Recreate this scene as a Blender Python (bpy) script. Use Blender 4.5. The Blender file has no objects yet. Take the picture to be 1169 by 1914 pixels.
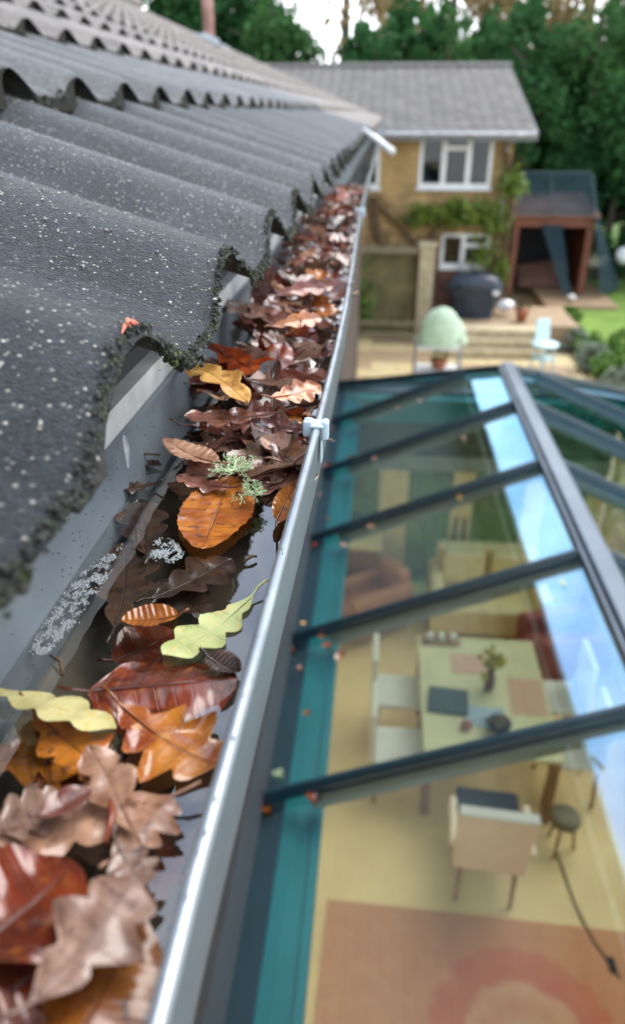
import bpy, bmesh, math, random
import numpy as np
from mathutils import Vector, Matrix, noise

rnd = random.Random(7)
C = bpy.context.scene.collection
PI = math.pi
H = 5.25                                   # camera height above the patio

# ------------------------------------------------------------------ camera, world, sun, exposure
FPX, CX, CY = 1400.0, 584.5, 957.0
VPX, VPY = 725.0, 210.0
_v = Vector(((VPX-CX)/FPX, -(VPY-CY)/FPX, 1.0)).normalized()
_s = _v.x; _c = math.sqrt(1-_s*_s); _p = math.atan2(_v.y, _v.z)
RT = Vector((_c, _s, 0)); FW = Vector((-_s*math.cos(_p), _c*math.cos(_p), -math.sin(_p))); UP = RT.cross(FW)
cam = bpy.data.cameras.new('camera'); camo = bpy.data.objects.new('camera', cam); C.objects.link(camo)
m = Matrix((RT, UP, -FW)).transposed().to_4x4(); m.translation = Vector((0, 0, H)); camo.matrix_world = m
cam.sensor_fit = 'VERTICAL'; cam.sensor_height = 36.0; cam.lens = FPX/1914*36
cam.clip_start = 0.02; cam.clip_end = 400
cam.dof.use_dof = True; cam.dof.focus_distance = 0.40; cam.dof.aperture_fstop = 7.0
bpy.context.scene.camera = camo

world = bpy.data.worlds.new('World'); bpy.context.scene.world = world; world.use_nodes = True
SUN_EL, SUN_ROT = math.radians(56), math.radians(42)
def build_world():
    nt = world.node_tree; nt.nodes.clear(); N = nt.nodes.new; L = nt.links.new
    sky = N('ShaderNodeTexSky'); sky.sky_type = 'NISHITA'; sky.sun_disc = False
    sky.sun_elevation = SUN_EL; sky.sun_rotation = SUN_ROT; sky.air_density = 1.0; sky.dust_density = 0.6
    tc = N('ShaderNodeTexCoord'); mp = N('ShaderNodeMapping'); mp.inputs['Scale'].default_value = (1.0, 1.0, 1.5)
    mp.inputs['Location'].default_value = (0.3, 0.2, 0.1)
    L(tc.outputs['Generated'], mp.inputs['Vector'])
    nz = N('ShaderNodeTexNoise'); nz.inputs['Scale'].default_value = 3.0; nz.inputs['Detail'].default_value = 7
    nz.inputs['Roughness'].default_value = 0.55; nz.inputs['Distortion'].default_value = 0.5
    L(mp.outputs[0], nz.inputs['Vector'])
    sep = N('ShaderNodeSeparateXYZ'); L(tc.outputs['Generated'], sep.inputs[0])
    el = N('ShaderNodeMapRange'); el.inputs[1].default_value = 0.05; el.inputs[2].default_value = 0.27
    el.inputs[3].default_value = 0.38; el.inputs[4].default_value = 0.0
    L(sep.outputs['Z'], el.inputs[0])
    add = N('ShaderNodeMath'); add.operation = 'ADD'; L(nz.outputs['Fac'], add.inputs[0]); L(el.outputs[0], add.inputs[1])
    rp = N('ShaderNodeMapRange'); rp.interpolation_type = 'SMOOTHSTEP'
    rp.inputs[1].default_value = 0.30; rp.inputs[2].default_value = 0.72
    L(add.outputs[0], rp.inputs[0])
    mx = N('ShaderNodeMixRGB'); L(rp.outputs[0], mx.inputs[0]); L(sky.outputs[0], mx.inputs[1])
    mx.inputs[2].default_value = (7.6, 7.9, 8.2, 1)
    bg = N('ShaderNodeBackground'); bg.inputs['Strength'].default_value = 0.15
    L(mx.outputs[0], bg.inputs[0]); o = N('ShaderNodeOutputWorld'); L(bg.outputs[0], o.inputs[0])
build_world()
sl = bpy.data.lights.new('sun', 'SUN'); sl.energy = 1.6; sl.angle = math.radians(45); sl.color = (1, .95, .88)
so = bpy.data.objects.new('sun', sl); C.objects.link(so)
_az = SUN_ROT
_d = Vector((math.sin(_az)*math.cos(SUN_EL), math.cos(_az)*math.cos(SUN_EL), math.sin(SUN_EL)))
so.rotation_euler = _d.to_track_quat('Z', 'Y').to_euler(); so.location = (0, 0, 20)
vs = bpy.context.scene.view_settings
vs.view_transform = 'Standard'; vs.look = 'None'; vs.gamma = 1; vs.use_curve_mapping = False
vs.exposure = 1.5
cy = bpy.context.scene.cycles
cy.max_bounces = 10; cy.transparent_max_bounces = 16; cy.glossy_bounces = 4; cy.caustics_reflective = False; cy.caustics_refractive = False

# ------------------------------------------------------------------ helpers
def ray(px, py): return RT*((px-CX)/FPX) + UP*((CY-py)/FPX) + FW
CAM = Vector((0, 0, H))
def at_y(px, py, y): d = ray(px, py); return CAM + d*(y/d.y)
def at_z(px, py, z): d = ray(px, py); return CAM + d*((z-H)/d.z)          # z in world metres
def at_plane(px, py, p, n): d = ray(px, py); return CAM + d*((p-CAM).dot(n)/d.dot(n))

def mesh(name, verts, faces, smooth=False):
    me = bpy.data.meshes.new(name); me.from_pydata([tuple(v) for v in verts], [], faces); me.update()
    if smooth: me.polygons.foreach_set('use_smooth', [True]*len(me.polygons))
    return me
def link(name, me, mt=None, parent=None):
    o = bpy.data.objects.new(name, me); C.objects.link(o)
    if mt is not None and me is not None and not me.materials: me.materials.append(mt)
    if parent is not None: o.parent = parent
    return o
def tag(o, label=None, cat=None, group=None, kind=None):
    if label: o['label'] = label
    if cat: o['category'] = cat
    if group: o['group'] = group
    if kind: o['kind'] = kind
    return o
def thing(name, loc, label, cat, group=None, rz=0):
    o = bpy.data.objects.new(name, None); C.objects.link(o); o.location = loc; o.rotation_euler[2] = rz
    o.empty_display_size = 0.1
    return tag(o, label, cat, group)
class MB:
    """collects verts and faces for one mesh"""
    def __init__(s): s.v = []; s.f = []
    def add(s, vs_, fs): n = len(s.v); s.v += [Vector(q) for q in vs_]; s.f += [tuple(i+n for i in f) for f in fs]; return s
    def box(s, x0, x1, y0, y1, z0, z1):
        return s.add([(x0,y0,z0),(x1,y0,z0),(x1,y1,z0),(x0,y1,z0),(x0,y0,z1),(x1,y0,z1),(x1,y1,z1),(x0,y1,z1)],
                     [(0,3,2,1),(4,5,6,7),(0,1,5,4),(1,2,6,5),(2,3,7,6),(3,0,4,7)])
    def cbox(s, x, y, z, w, d, h): return s.box(x-w/2, x+w/2, y-d/2, y+d/2, z, z+h)
    def bar(s, a, b, w, h, up=Vector((0,0,1)), lift=0.0):
        a = Vector(a); b = Vector(b); t = (b-a).normalized(); r = t.cross(up).normalized(); u = r.cross(t)
        q = []
        for p in (a, b):
            for sx, sz in ((-.5, 0), (.5, 0), (.5, 1), (-.5, 1)): q.append(p + r*w*sx + u*(h*sz+lift))
        return s.add(q, [(0,3,2,1),(4,5,6,7),(0,1,5,4),(1,2,6,5),(2,3,7,6),(3,0,4,7)])
    def tube(s, pts, rad, n=8, caps=True):
        pts = [Vector(p) for p in pts]; rr = rad if isinstance(rad, (list, tuple)) else [rad]*len(pts)
        b = len(s.v); ref = Vector((0.31, 0.2, 0.93))
        for i, p in enumerate(pts):
            t = (pts[min(i+1, len(pts)-1)] - pts[max(i-1, 0)]).normalized()
            a = t.cross(ref)
            if a.length < 1e-3: a = t.cross(Vector((1, 0, 0)))
            a.normalize(); c = t.cross(a)
            for k in range(n):
                an = 2*PI*k/n; s.v.append(p + (a*math.cos(an)+c*math.sin(an))*rr[i])
        for i in range(len(pts)-1):
            for k in range(n):
                s.f.append((b+i*n+k, b+i*n+(k+1) % n, b+(i+1)*n+(k+1) % n, b+(i+1)*n+k))
        if caps: s.f.append(tuple(b+k for k in range(n))[::-1]); s.f.append(tuple(b+(len(pts)-1)*n+k for k in range(n)))
        return s
    def lathe(s, prof, c=(0,0,0), n=20):
        b = len(s.v); c = Vector(c)
        for r, z in prof:
            for k in range(n): s.v.append(c + Vector((r*math.cos(2*PI*k/n), r*math.sin(2*PI*k/n), z)))
        for i in range(len(prof)-1):
            for k in range(n): s.f.append((b+i*n+k, b+i*n+(k+1) % n, b+(i+1)*n+(k+1) % n, b+(i+1)*n+k))
        s.f.append(tuple(b+k for k in range(n))[::-1]); s.f.append(tuple(b+(len(prof)-1)*n+k for k in range(n)))
        return s
    def blob(s, c, r, seed=0, sub=2, amp=.25, sc=1.5, squash=(1,1,1)):
        bm = bmesh.new(); bmesh.ops.create_icosphere(bm, subdivisions=sub, radius=1.0)
        c = Vector(c); n = len(s.v)
        for v in bm.verts:
            k = 1 + amp*noise.noise(v.co*sc + Vector((seed*3.1, seed*1.7, 0)))
            s.v.append(c + Vector((v.co.x*squash[0], v.co.y*squash[1], v.co.z*squash[2]))*k*r)
        s.f += [tuple(v.index+n for v in f.verts) for f in bm.faces]; bm.free(); return s
    def build(s, name, mt, parent=None, smooth=False, bevel=0, seg=2):
        me = mesh(name, s.v, s.f, smooth)
        if bevel:
            bm = bmesh.new(); bm.from_mesh(me)
            bmesh.ops.bevel(bm, geom=[e for e in bm.edges], offset=bevel, segments=seg, affect='EDGES', profile=.5, clamp_overlap=True)
            bm.to_mesh(me); bm.free()
        return link(name, me, mt, parent)

# ------------------------------------------------------------------ materials
def mat(name, col, rough=.6, metal=0., var=.25, nscale=8., bump=0., bscale=40., spec=.5, coat=0., col2=None, coord='Object', trans=0., detail=6, alpha=None, sheen=0):
    m = bpy.data.materials.new(name); m.use_nodes = True; nt = m.node_tree; N = nt.nodes.new; L = nt.links.new
    b = nt.nodes['Principled BSDF']; b.inputs['Roughness'].default_value = rough; b.inputs['Metallic'].default_value = metal
    b.inputs['Specular IOR Level'].default_value = spec; b.inputs['Coat Weight'].default_value = coat; b.inputs['Coat Roughness'].default_value = .08
    tc = N('ShaderNodeTexCoord')
    nz = N('ShaderNodeTexNoise'); nz.inputs['Scale'].default_value = nscale; nz.inputs['Detail'].default_value = detail
    L(tc.outputs[coord], nz.inputs['Vector'])
    mx = N('ShaderNodeMixRGB'); mr = N('ShaderNodeMapRange'); mr.inputs[1].default_value = .32; mr.inputs[2].default_value = .68
    L(nz.outputs['Fac'], mr.inputs[0]); L(mr.outputs[0], mx.inputs[0])
    c2 = col2 or tuple(c*(1-var) for c in col)
    mx.inputs[1].default_value = (*c2, 1); mx.inputs[2].default_value = (*(min(1, c*(1+(0 if col2 else var))) for c in col), 1)
    L(mx.outputs[0], b.inputs['Base Color'])
    if bump:
        n2 = N('ShaderNodeTexNoise'); n2.inputs['Scale'].default_value = bscale; n2.inputs['Detail'].default_value = 5
        L(tc.outputs[coord], n2.inputs['Vector'])
        bp = N('ShaderNodeBump'); bp.inputs['Strength'].default_value = 1; bp.inputs['Distance'].default_value = bump
        L(n2.outputs['Fac'], bp.inputs['Height']); L(bp.outputs[0], b.inputs['Normal'])
    if trans:
        tr = N('ShaderNodeBsdfTranslucent'); L(mx.outputs[0], tr.inputs[0]); ms = N('ShaderNodeMixShader')
        ms.inputs[0].default_value = trans; L(b.outputs[0], ms.inputs[1]); L(tr.outputs[0], ms.inputs[2])
        L(ms.outputs[0], nt.nodes['Material Output'].inputs[0])
    if alpha is not None: b.inputs['Alpha'].default_value = alpha
    return m

def tile_mat(name, col, col2, speck):
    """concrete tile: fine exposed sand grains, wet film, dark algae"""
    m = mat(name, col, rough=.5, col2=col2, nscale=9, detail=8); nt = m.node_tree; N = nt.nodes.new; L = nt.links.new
    b = nt.nodes['Principled BSDF']; tc = N('ShaderNodeTexCoord'); src = b.inputs['Base Color'].links[0].from_socket
    oi = N('ShaderNodeObjectInfo')
    vo = N('ShaderNodeTexVoronoi'); vo.inputs['Scale'].default_value = 480; L(tc.outputs['Object'], vo.inputs['Vector'])
    sepc = N('ShaderNodeSeparateColor'); L(vo.outputs['Color'], sepc.inputs[0])
    gt = N('ShaderNodeMapRange'); gt.inputs[1].default_value = .84; gt.inputs[2].default_value = .96; L(sepc.outputs[0], gt.inputs[0])
    dd = N('ShaderNodeMapRange'); dd.inputs[1].default_value = .55; dd.inputs[2].default_value = .25; L(vo.outputs['Distance'], dd.inputs[0])
    mu = N('ShaderNodeMath'); mu.operation = 'MULTIPLY'; L(gt.outputs[0], mu.inputs[0]); L(dd.outputs[0], mu.inputs[1])
    mx = N('ShaderNodeMixRGB'); L(mu.outputs[0], mx.inputs[0]); L(src, mx.inputs[1]); mx.inputs[2].default_value = (*speck, 1)
    # per-grain value
    hv = N('ShaderNodeMapRange'); hv.inputs[3].default_value = .35; hv.inputs[4].default_value = 1.9; L(sepc.outputs[1], hv.inputs[0])
    m2 = N('ShaderNodeMixRGB'); m2.blend_type = 'MULTIPLY'; m2.inputs[0].default_value = 1; L(mx.outputs[0], m2.inputs[1]); L(hv.outputs[0], m2.inputs[2])
    ov = N('ShaderNodeMapRange'); ov.inputs[3].default_value = .8; ov.inputs[4].default_value = 1.2; L(oi.outputs['Random'], ov.inputs[0])
    m3 = N('ShaderNodeMixRGB'); m3.blend_type = 'MULTIPLY'; m3.inputs[0].default_value = 1; L(m2.outputs[0], m3.inputs[1]); L(ov.outputs[0], m3.inputs[2])
    L(m3.outputs[0], b.inputs['Base Color'])
    # relief: grains + pits
    nz = N('ShaderNodeTexNoise'); nz.inputs['Scale'].default_value = 330; nz.inputs['Detail'].default_value = 8; nz.inputs['Roughness'].default_value = .8
    L(tc.outputs['Object'], nz.inputs['Vector'])
    ad = N('ShaderNodeMath'); ad.operation = 'MULTIPLY_ADD'; L(dd.outputs[0], ad.inputs[0]); ad.inputs[1].default_value = .45; L(nz.outputs['Fac'], ad.inputs[2])
    bp = N('ShaderNodeBump'); bp.inputs['Distance'].default_value = .0055; bp.inputs['Strength'].default_value = 1
    L(ad.outputs[0], bp.inputs['Height']); L(bp.outputs[0], b.inputs['Normal'])
    b.inputs['Specular IOR Level'].default_value = .35; b.inputs['Coat Weight'].default_value = .10; b.inputs['Coat Roughness'].default_value = .3
    b2 = N('ShaderNodeBump'); b2.inputs['Distance'].default_value = .0018; L(nz.outputs['Fac'], b2.inputs['Height']); L(b2.outputs[0], b.inputs['Coat Normal'])
    rr = N('ShaderNodeMapRange'); rr.inputs[3].default_value = .3; rr.inputs[4].default_value = .65; L(nz.outputs['Fac'], rr.inputs[0]); L(rr.outputs[0], b.inputs['Roughness'])
    # algae and lichen blooms
    n3 = N('ShaderNodeTexNoise'); n3.inputs['Scale'].default_value = 16; n3.inputs['Detail'].default_value = 9; n3.inputs['Roughness'].default_value = .7; L(tc.outputs['Object'], n3.inputs['Vector'])
    r3 = N('ShaderNodeMapRange'); r3.inputs[1].default_value = .56; r3.inputs[2].default_value = .72; r3.inputs[4].default_value = .65; L(n3.outputs['Fac'], r3.inputs[0])
    m4 = N('ShaderNodeMixRGB'); L(r3.outputs[0], m4.inputs[0]); L(m3.outputs[0], m4.inputs[1]); m4.inputs[2].default_value = (*[c*.5+g*.5 for c, g in zip(col2, (.035, .045, .015))], 1)
    L(m4.outputs[0], b.inputs['Base Color'])
    # every tile gets its own patch of the pattern
    of_ = N('ShaderNodeVectorMath'); of_.operation = 'ADD'; t2 = N('ShaderNodeTexCoord'); sc_ = N('ShaderNodeVectorMath'); sc_.operation = 'SCALE'; sc_.inputs['Scale'].default_value = 11.0
    cx_ = N('ShaderNodeCombineXYZ'); [L(oi.outputs['Random'], cx_.inputs[k]) for k in range(3)]; L(cx_.outputs[0], sc_.inputs[0])
    for l_ in [l_ for l_ in nt.links if l_.from_node.type == 'TEX_COORD']: L(of_.outputs[0], l_.to_socket)
    L(t2.outputs['Object'], of_.inputs[0]); L(sc_.outputs[0], of_.inputs[1])
    return m

def leaf_mat(name, col, col2, spot, rough=.3, wet=.8, trans=.26, veinc=None, nv=8.):
    m = bpy.data.materials.new(name); m.use_nodes = True; nt = m.node_tree; N = nt.nodes.new; L = nt.links.new
    b = nt.nodes['Principled BSDF']; b.inputs['Coat Weight'].default_value = wet*.85; b.inputs['Coat Roughness'].default_value = .135; b.inputs['Specular IOR Level'].default_value = .35; b.inputs['Coat IOR'].default_value = 1.4+.2*wet
    tc = N('ShaderNodeTexCoord'); oi = N('ShaderNodeObjectInfo')
    ofs = N('ShaderNodeVectorMath'); ofs.operation = 'MULTIPLY_ADD'; L(tc.outputs['Object'], ofs.inputs[0]); ofs.inputs[1].default_value = (1, 1, 1)
    cmb = N('ShaderNodeCombineXYZ'); L(oi.outputs['Random'], cmb.inputs[0]); L(oi.outputs['Random'], cmb.inputs[2]); L(cmb.outputs[0], ofs.inputs[2])
    n1 = N('ShaderNodeTexNoise'); n1.inputs['Scale'].default_value = 55; n1.inputs['Detail'].default_value = 5; L(ofs.outputs[0], n1.inputs['Vector'])
    r1 = N('ShaderNodeMapRange'); r1.inputs[1].default_value = .41; r1.inputs[2].default_value = .59; L(n1.outputs['Fac'], r1.inputs[0])
    mx = N('ShaderNodeMixRGB'); L(r1.outputs[0], mx.inputs[0]); mx.inputs[1].default_value = (*col2, 1); mx.inputs[2].default_value = (*col, 1)
    n2 = N('ShaderNodeTexNoise'); n2.inputs['Scale'].default_value = 210; n2.inputs['Detail'].default_value = 4; L(ofs.outputs[0], n2.inputs['Vector'])
    r2 = N('ShaderNodeMapRange'); r2.inputs[1].default_value = .56; r2.inputs[2].default_value = .7; L(n2.outputs['Fac'], r2.inputs[0])
    m2 = N('ShaderNodeMixRGB'); L(r2.outputs[0], m2.inputs[0]); L(mx.outputs[0], m2.inputs[1]); m2.inputs[2].default_value = (*spot, 1)
    # veins from the UV laid along the leaf
    uv = N('ShaderNodeUVMap'); uv.uv_map = 'uv'; sp = N('ShaderNodeSeparateXYZ'); L(uv.outputs[0], sp.inputs[0])
    def mth(op, a, bb=None, cc=None):
        q = N('ShaderNodeMath'); q.operation = op
        for i, x in enumerate((a, bb, cc)):
            if x is None: continue
            if isinstance(x, (int, float)): q.inputs[i].default_value = x
            else: L(x, q.inputs[i])
        return q.outputs[0]
    mid = mth('ABSOLUTE', mth('SUBTRACT', sp.outputs[1], .5))
    fr = mth('ABSOLUTE', mth('SUBTRACT', mth('FRACT', mth('MULTIPLY', sp.outputs[0], nv)), .5))
    def sm(x, a, bb):
        q = N('ShaderNodeMapRange'); q.interpolation_type = 'SMOOTHSTEP'; q.inputs[1].default_value = a; q.inputs[2].default_value = bb
        q.inputs[3].default_value = 1; q.inputs[4].default_value = 0; L(x, q.inputs[0]); return q.outputs[0]
    vm = mth('MAXIMUM', sm(mid, .008, .03), mth('MULTIPLY', sm(fr, .015, .07), .6))
    m3 = N('ShaderNodeMixRGB'); L(mth('MULTIPLY', mth('MULTIPLY', vm, n1.outputs['Fac']), .8), m3.inputs[0]); L(m2.outputs[0], m3.inputs[1])
    m3.inputs[2].default_value = (*(veinc or tuple(c*.35 for c in col2)), 1)
    hs = N('ShaderNodeHueSaturation'); vr = N('ShaderNodeMapRange'); vr.inputs[3].default_value = .72; vr.inputs[4].default_value = 1.25
    L(oi.outputs['Random'], vr.inputs[0]); L(vr.outputs[0], hs.inputs['Value']); L(m3.outputs[0], hs.inputs['Color'])
    L(hs.outputs[0], b.inputs['Base Color'])
    rr = N('ShaderNodeMapRange'); rr.inputs[3].default_value = rough*1.0; rr.inputs[4].default_value = rough*2.0; L(n1.outputs['Fac'], rr.inputs[0]); L(rr.outputs[0], b.inputs['Roughness'])
    h = mth('ADD', mth('MULTIPLY', n2.outputs['Fac'], .45), mth('MULTIPLY', vm, -.6))
    h = mth('ADD', h, mth('MULTIPLY', n1.outputs['Fac'], 1.6))
    bp = N('ShaderNodeBump'); bp.inputs['Distance'].default_value = .0007; bp.inputs['Strength'].default_value = .8; L(h, bp.inputs['Height'])
    L(bp.outputs[0], b.inputs['Normal'])
    bp2 = N('ShaderNodeBump'); bp2.inputs['Distance'].default_value = .0006; bp2.inputs['Strength'].default_value = .5; L(n1.outputs['Fac'], bp2.inputs['Height'])
    L(bp2.outputs[0], b.inputs['Coat Normal'])
    tr = N('ShaderNodeBsdfTranslucent'); L(hs.outputs[0], tr.inputs[0]); ms = N('ShaderNodeMixShader'); ms.inputs[0].default_value = trans
    L(b.outputs[0], ms.inputs[1]); L(tr.outputs[0], ms.inputs[2]); L(ms.outputs[0], nt.nodes['Material Output'].inputs[0])
    return m

def glass_mat(name, tint, base=.06, refl=(1, 1, 1), ior=1.5, rough=.0, bump=0., bscale=6.):
    m = bpy.data.materials.new(name); m.use_nodes = True; nt = m.node_tree; nt.nodes.clear(); N = nt.nodes.new; L = nt.links.new
    tr = N('ShaderNodeBsdfTransparent'); tr.inputs[0].default_value = (*tint, 1)
    gl = N('ShaderNodeBsdfGlossy'); gl.inputs['Roughness'].default_value = rough; gl.inputs[0].default_value = (*refl, 1)
    # Schlick's law on the facing angle: the same from both sides of a thin sheet
    fr = N('ShaderNodeLayerWeight'); fr.inputs[0].default_value = .5
    pw = N('ShaderNodeMath'); pw.operation = 'POWER'; L(fr.outputs['Facing'], pw.inputs[0]); pw.inputs[1].default_value = 5
    f0 = ((ior-1)/(ior+1))**2 + base
    ad = N('ShaderNodeMath'); ad.operation = 'MULTIPLY_ADD'; ad.use_clamp = True; L(pw.outputs[0], ad.inputs[0]); ad.inputs[1].default_value = 1-f0; ad.inputs[2].default_value = f0
    if bump:
        tc = N('ShaderNodeTexCoord'); nz = N('ShaderNodeTexNoise'); nz.inputs['Scale'].default_value = bscale; nz.inputs['Detail'].default_value = 2
        L(tc.outputs['Object'], nz.inputs['Vector']); bp = N('ShaderNodeBump'); bp.inputs['Distance'].default_value = bump
        L(nz.outputs['Fac'], bp.inputs['Height']); L(bp.outputs[0], gl.inputs['Normal']); L(bp.outputs[0], fr.inputs['Normal'])
    ms = N('ShaderNodeMixShader'); L(ad.outputs[0], ms.inputs[0]); L(tr.outputs[0], ms.inputs[1]); L(gl.outputs[0], ms.inputs[2])
    o = N('ShaderNodeOutputMaterial'); L(ms.outputs[0], o.inputs[0]); return m

def brick_mat(name, c1, c2, mortar, scale=1.0, bw=.225, bh=.075):
    m = bpy.data.materials.new(name); m.use_nodes = True; nt = m.node_tree; N = nt.nodes.new; L = nt.links.new
    b = nt.nodes['Principled BSDF']; b.inputs['Roughness'].default_value = .85
    tc = N('ShaderNodeTexCoord'); sp = N('ShaderNodeSeparateXYZ'); L(tc.outputs['Object'], sp.inputs[0])
    ad = N('ShaderNodeMath'); ad.operation = 'ADD'; L(sp.outputs[0], ad.inputs[0]); L(sp.outputs[1], ad.inputs[1])
    cb = N('ShaderNodeCombineXYZ'); L(ad.outputs[0], cb.inputs[0]); L(sp.outputs[2], cb.inputs[1])
    br = N('ShaderNodeTexBrick'); br.inputs['Scale'].default_value = scale; br.inputs['Brick Width'].default_value = bw; br.inputs['Row Height'].default_value = bh
    br.inputs['Mortar Size'].default_value = .008; br.inputs['Color1'].default_value = (*c1, 1); br.inputs['Color2'].default_value = (*c2, 1); br.inputs['Mortar'].default_value = (*mortar, 1)
    L(cb.outputs[0], br.inputs['Vector'])
    nz = N('ShaderNodeTexNoise'); nz.inputs['Scale'].default_value = 1.3; nz.inputs['Detail'].default_value = 6; L(tc.outputs['Object'], nz.inputs['Vector'])
    mr = N('ShaderNodeMapRange'); mr.inputs[1].default_value = .3; mr.inputs[2].default_value = .7; mr.inputs[3].default_value = .6; mr.inputs[4].default_value = 1.2; L(nz.outputs['Fac'], mr.inputs[0])
    mx = N('ShaderNodeMixRGB'); mx.blend_type = 'MULTIPLY'; mx.inputs[0].default_value = 1; L(br.outputs['Color'], mx.inputs[1]); L(mr.outputs[0], mx.inputs[2])
    L(mx.outputs[0], b.inputs['Base Color'])
    bp = N('ShaderNodeBump'); bp.inputs['Distance'].default_value = .006; bp.invert = True; L(br.outputs['Fac'], bp.inputs['Height']); L(bp.outputs[0], b.inputs['Normal'])
    return m

M = {}
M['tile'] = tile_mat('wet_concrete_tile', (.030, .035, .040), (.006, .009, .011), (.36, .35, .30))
M['tile_sheen'] = tile_mat('pale_sky_sheen_tile', (.215, .18, .15), (.11, .09, .075), (.42, .40, .36))  # brownish upper courses, paled in base colour for grazing sky sheen
M['tile_far'] = tile_mat('far_roof_tile', (.115, .105, .095), (.06, .055, .05), (.35, .34, .32))
M['tile_mid'] = tile_mat('grey_sky_sheen_tile', (.105, .103, .10), (.05, .05, .05), (.36, .35, .32))  # second course: grey lifted in the base colour for sky sheen
M['nose'] = mat('mossy_tile_edge', (.016, .015, .011), rough=.95, spec=.2, col2=(.006, .007, .004), nscale=45, bump=.002, bscale=200)
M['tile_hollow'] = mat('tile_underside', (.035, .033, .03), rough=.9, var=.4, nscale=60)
M['moss'] = mat('moss_strands', (.10, .15, .02), rough=.8, col2=(.012, .017, .008), nscale=38)
M['mosscrust'] = mat('algae_crust', (.011, .011, .007), rough=.75, col2=(.007, .008, .006), nscale=90, bump=.003, bscale=260)
M['grain'] = mat('sand_grains', (.42, .40, .33), rough=.4, col2=(.06, .06, .07), nscale=300)
M['fascia'] = mat('white_fascia', (.62, .63, .62), rough=.45, col2=(.34, .34, .31), nscale=22)
M['soffit'] = mat('brown_soffit', (.06, .05, .04), rough=.6)
M['brick'] = brick_mat('house_brick', (.06, .035, .022), (.045, .028, .018), (.07, .06, .05))
M['gutter'] = mat('grey_gutter', (.14, .165, .18), rough=.42, col2=(.085, .10, .115), nscale=14, spec=.45, bump=.0006, bscale=25)
M['gutter_out'] = mat('grey_gutter_outside', (.085, .105, .12), rough=.5, col2=(.045, .06, .07), nscale=9)
M['rim'] = mat('gutter_rim_metal', (.27, .30, .32), rough=.24, metal=.5, col2=(.18, .20, .22), nscale=30)
M['clip'] = mat('pale_blue_clip', (.50, .62, .70), rough=.3, var=.08, trans=.25)
M['sludge'] = mat('algae_sludge', (.045, .06, .035), rough=.8, col2=(.012, .014, .008), nscale=60, bump=.003, bscale=150)
M['water'] = glass_mat('gutter_water', (.86, .87, .84), base=.10, ior=1.36, bump=.0007, bscale=18.)
M['bubble'] = mat('foam_bubble', (.62, .66, .67), rough=.1, var=.1, alpha=.24, coat=.5)
M['pane'] = glass_mat('roof_pane', (.96, .985, .97), base=.25, refl=(.48, .80, 1.0), ior=1.45, bump=.0025, bscale=1.1)
M['winglass'] = glass_mat('window_glass', (.93, .95, .94), base=.02, ior=1.5)
M['darkglass'] = glass_mat('far_window_glass', (.45, .5, .48), base=0., ior=1.4)
M['frame'] = mat('blue_grey_frame', (.010, .032, .045), rough=.3, var=.15, coat=.2)
M['ridge'] = mat('ridge_capping', (.055, .08, .105), rough=.3, var=.2, coat=.4, nscale=5)
M['teal'] = mat('teal_paint', (.010, .28, .30), rough=.35, var=.12, nscale=3)
M['sage'] = mat('sage_underside', (.30, .36, .30), rough=.5, var=.08)
M['cream'] = mat('cream_joinery', (.85, .70, .34), rough=.5, var=.08)
M['floor'] = mat('straw_floor', (.92, .70, .31), rough=.5, col2=(.72, .52, .22), nscale=1.1, detail=8)
M['plaster'] = mat('yellow_plaster', (.88, .76, .48), rough=.8, var=.08)
M['white'] = mat('white_upvc', (.66, .67, .66), rough=.35, var=.05)
M['ochre'] = brick_mat('ochre_stone', (.46, .30, .11), (.36, .225, .08), (.42, .33, .2), bw=.3, bh=.1)
M['redbrick'] = brick_mat('red_brick', (.17, .065, .04), (.12, .05, .035), (.2, .16, .13))
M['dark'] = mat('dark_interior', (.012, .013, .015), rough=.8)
M['room'] = mat('dim_room', (.05, .055, .05), rough=.9)
M['curtain'] = mat('grey_curtain', (.20, .21, .22), rough=.9)
M['timber'] = mat('weathered_timber', (.26, .21, .13), rough=.8, col2=(.14, .12, .07), nscale=6)
M['rust'] = mat('rust_timber', (.20, .065, .035), rough=.7, col2=(.12, .04, .025), nscale=4)
M['net'] = mat('blue_netting', (.010, .035, .05), rough=.9, alpha=.72)
M['netpole'] = mat('dark_pole', (.04, .07, .09), rough=.6)
M['grass'] = mat('lawn_grass', (.15, .25, .03), rough=.9, col2=(.09, .17, .02), nscale=1.5)
M['earth'] = mat('garden_earth', (.30, .22, .10), rough=.95, col2=(.20, .15, .07), nscale=1.2)
M['slabA'] = mat('cream_slab', (.50, .40, .21), rough=.7, col2=(.38, .30, .15), nscale=3)
M['slabB'] = mat('buff_slab', (.32, .22, .12), rough=.7, col2=(.24, .17, .10), nscale=3)
M['slabC'] = mat('yellow_slab', (.55, .43, .19), rough=.7, col2=(.4, .31, .15), nscale=3)
M['stone'] = mat('pale_stone', (.50, .42, .27), rough=.85, col2=(.34, .28, .17), nscale=6)
M['conifer'] = mat('conifer_foliage', (.042, .12, .038), rough=.95, spec=.15, col2=(.010, .045, .012), nscale=1.2, trans=.2)
M['conifer2'] = mat('conifer_foliage_light', (.065, .15, .045), rough=.95, spec=.15, col2=(.016, .06, .014), nscale=1.2, trans=.2)
M['autumn'] = mat('autumn_foliage', (.36, .26, .11), rough=.8, col2=(.2, .15, .07), nscale=1., trans=.2)
M['vine'] = mat('vine_foliage', (.19, .27, .03), rough=.6, col2=(.08, .13, .02), nscale=4, trans=.25)
M['twig'] = mat('brown_twigs', (.10, .06, .03), rough=.9)
M['bark'] = mat('tree_bark', (.09, .07, .05), rough=.95, bump=.02, bscale=12)
M['shrub'] = mat('green_shrub', (.13, .26, .03), rough=.7, col2=(.05, .12, .015), nscale=7, trans=.2)
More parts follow.
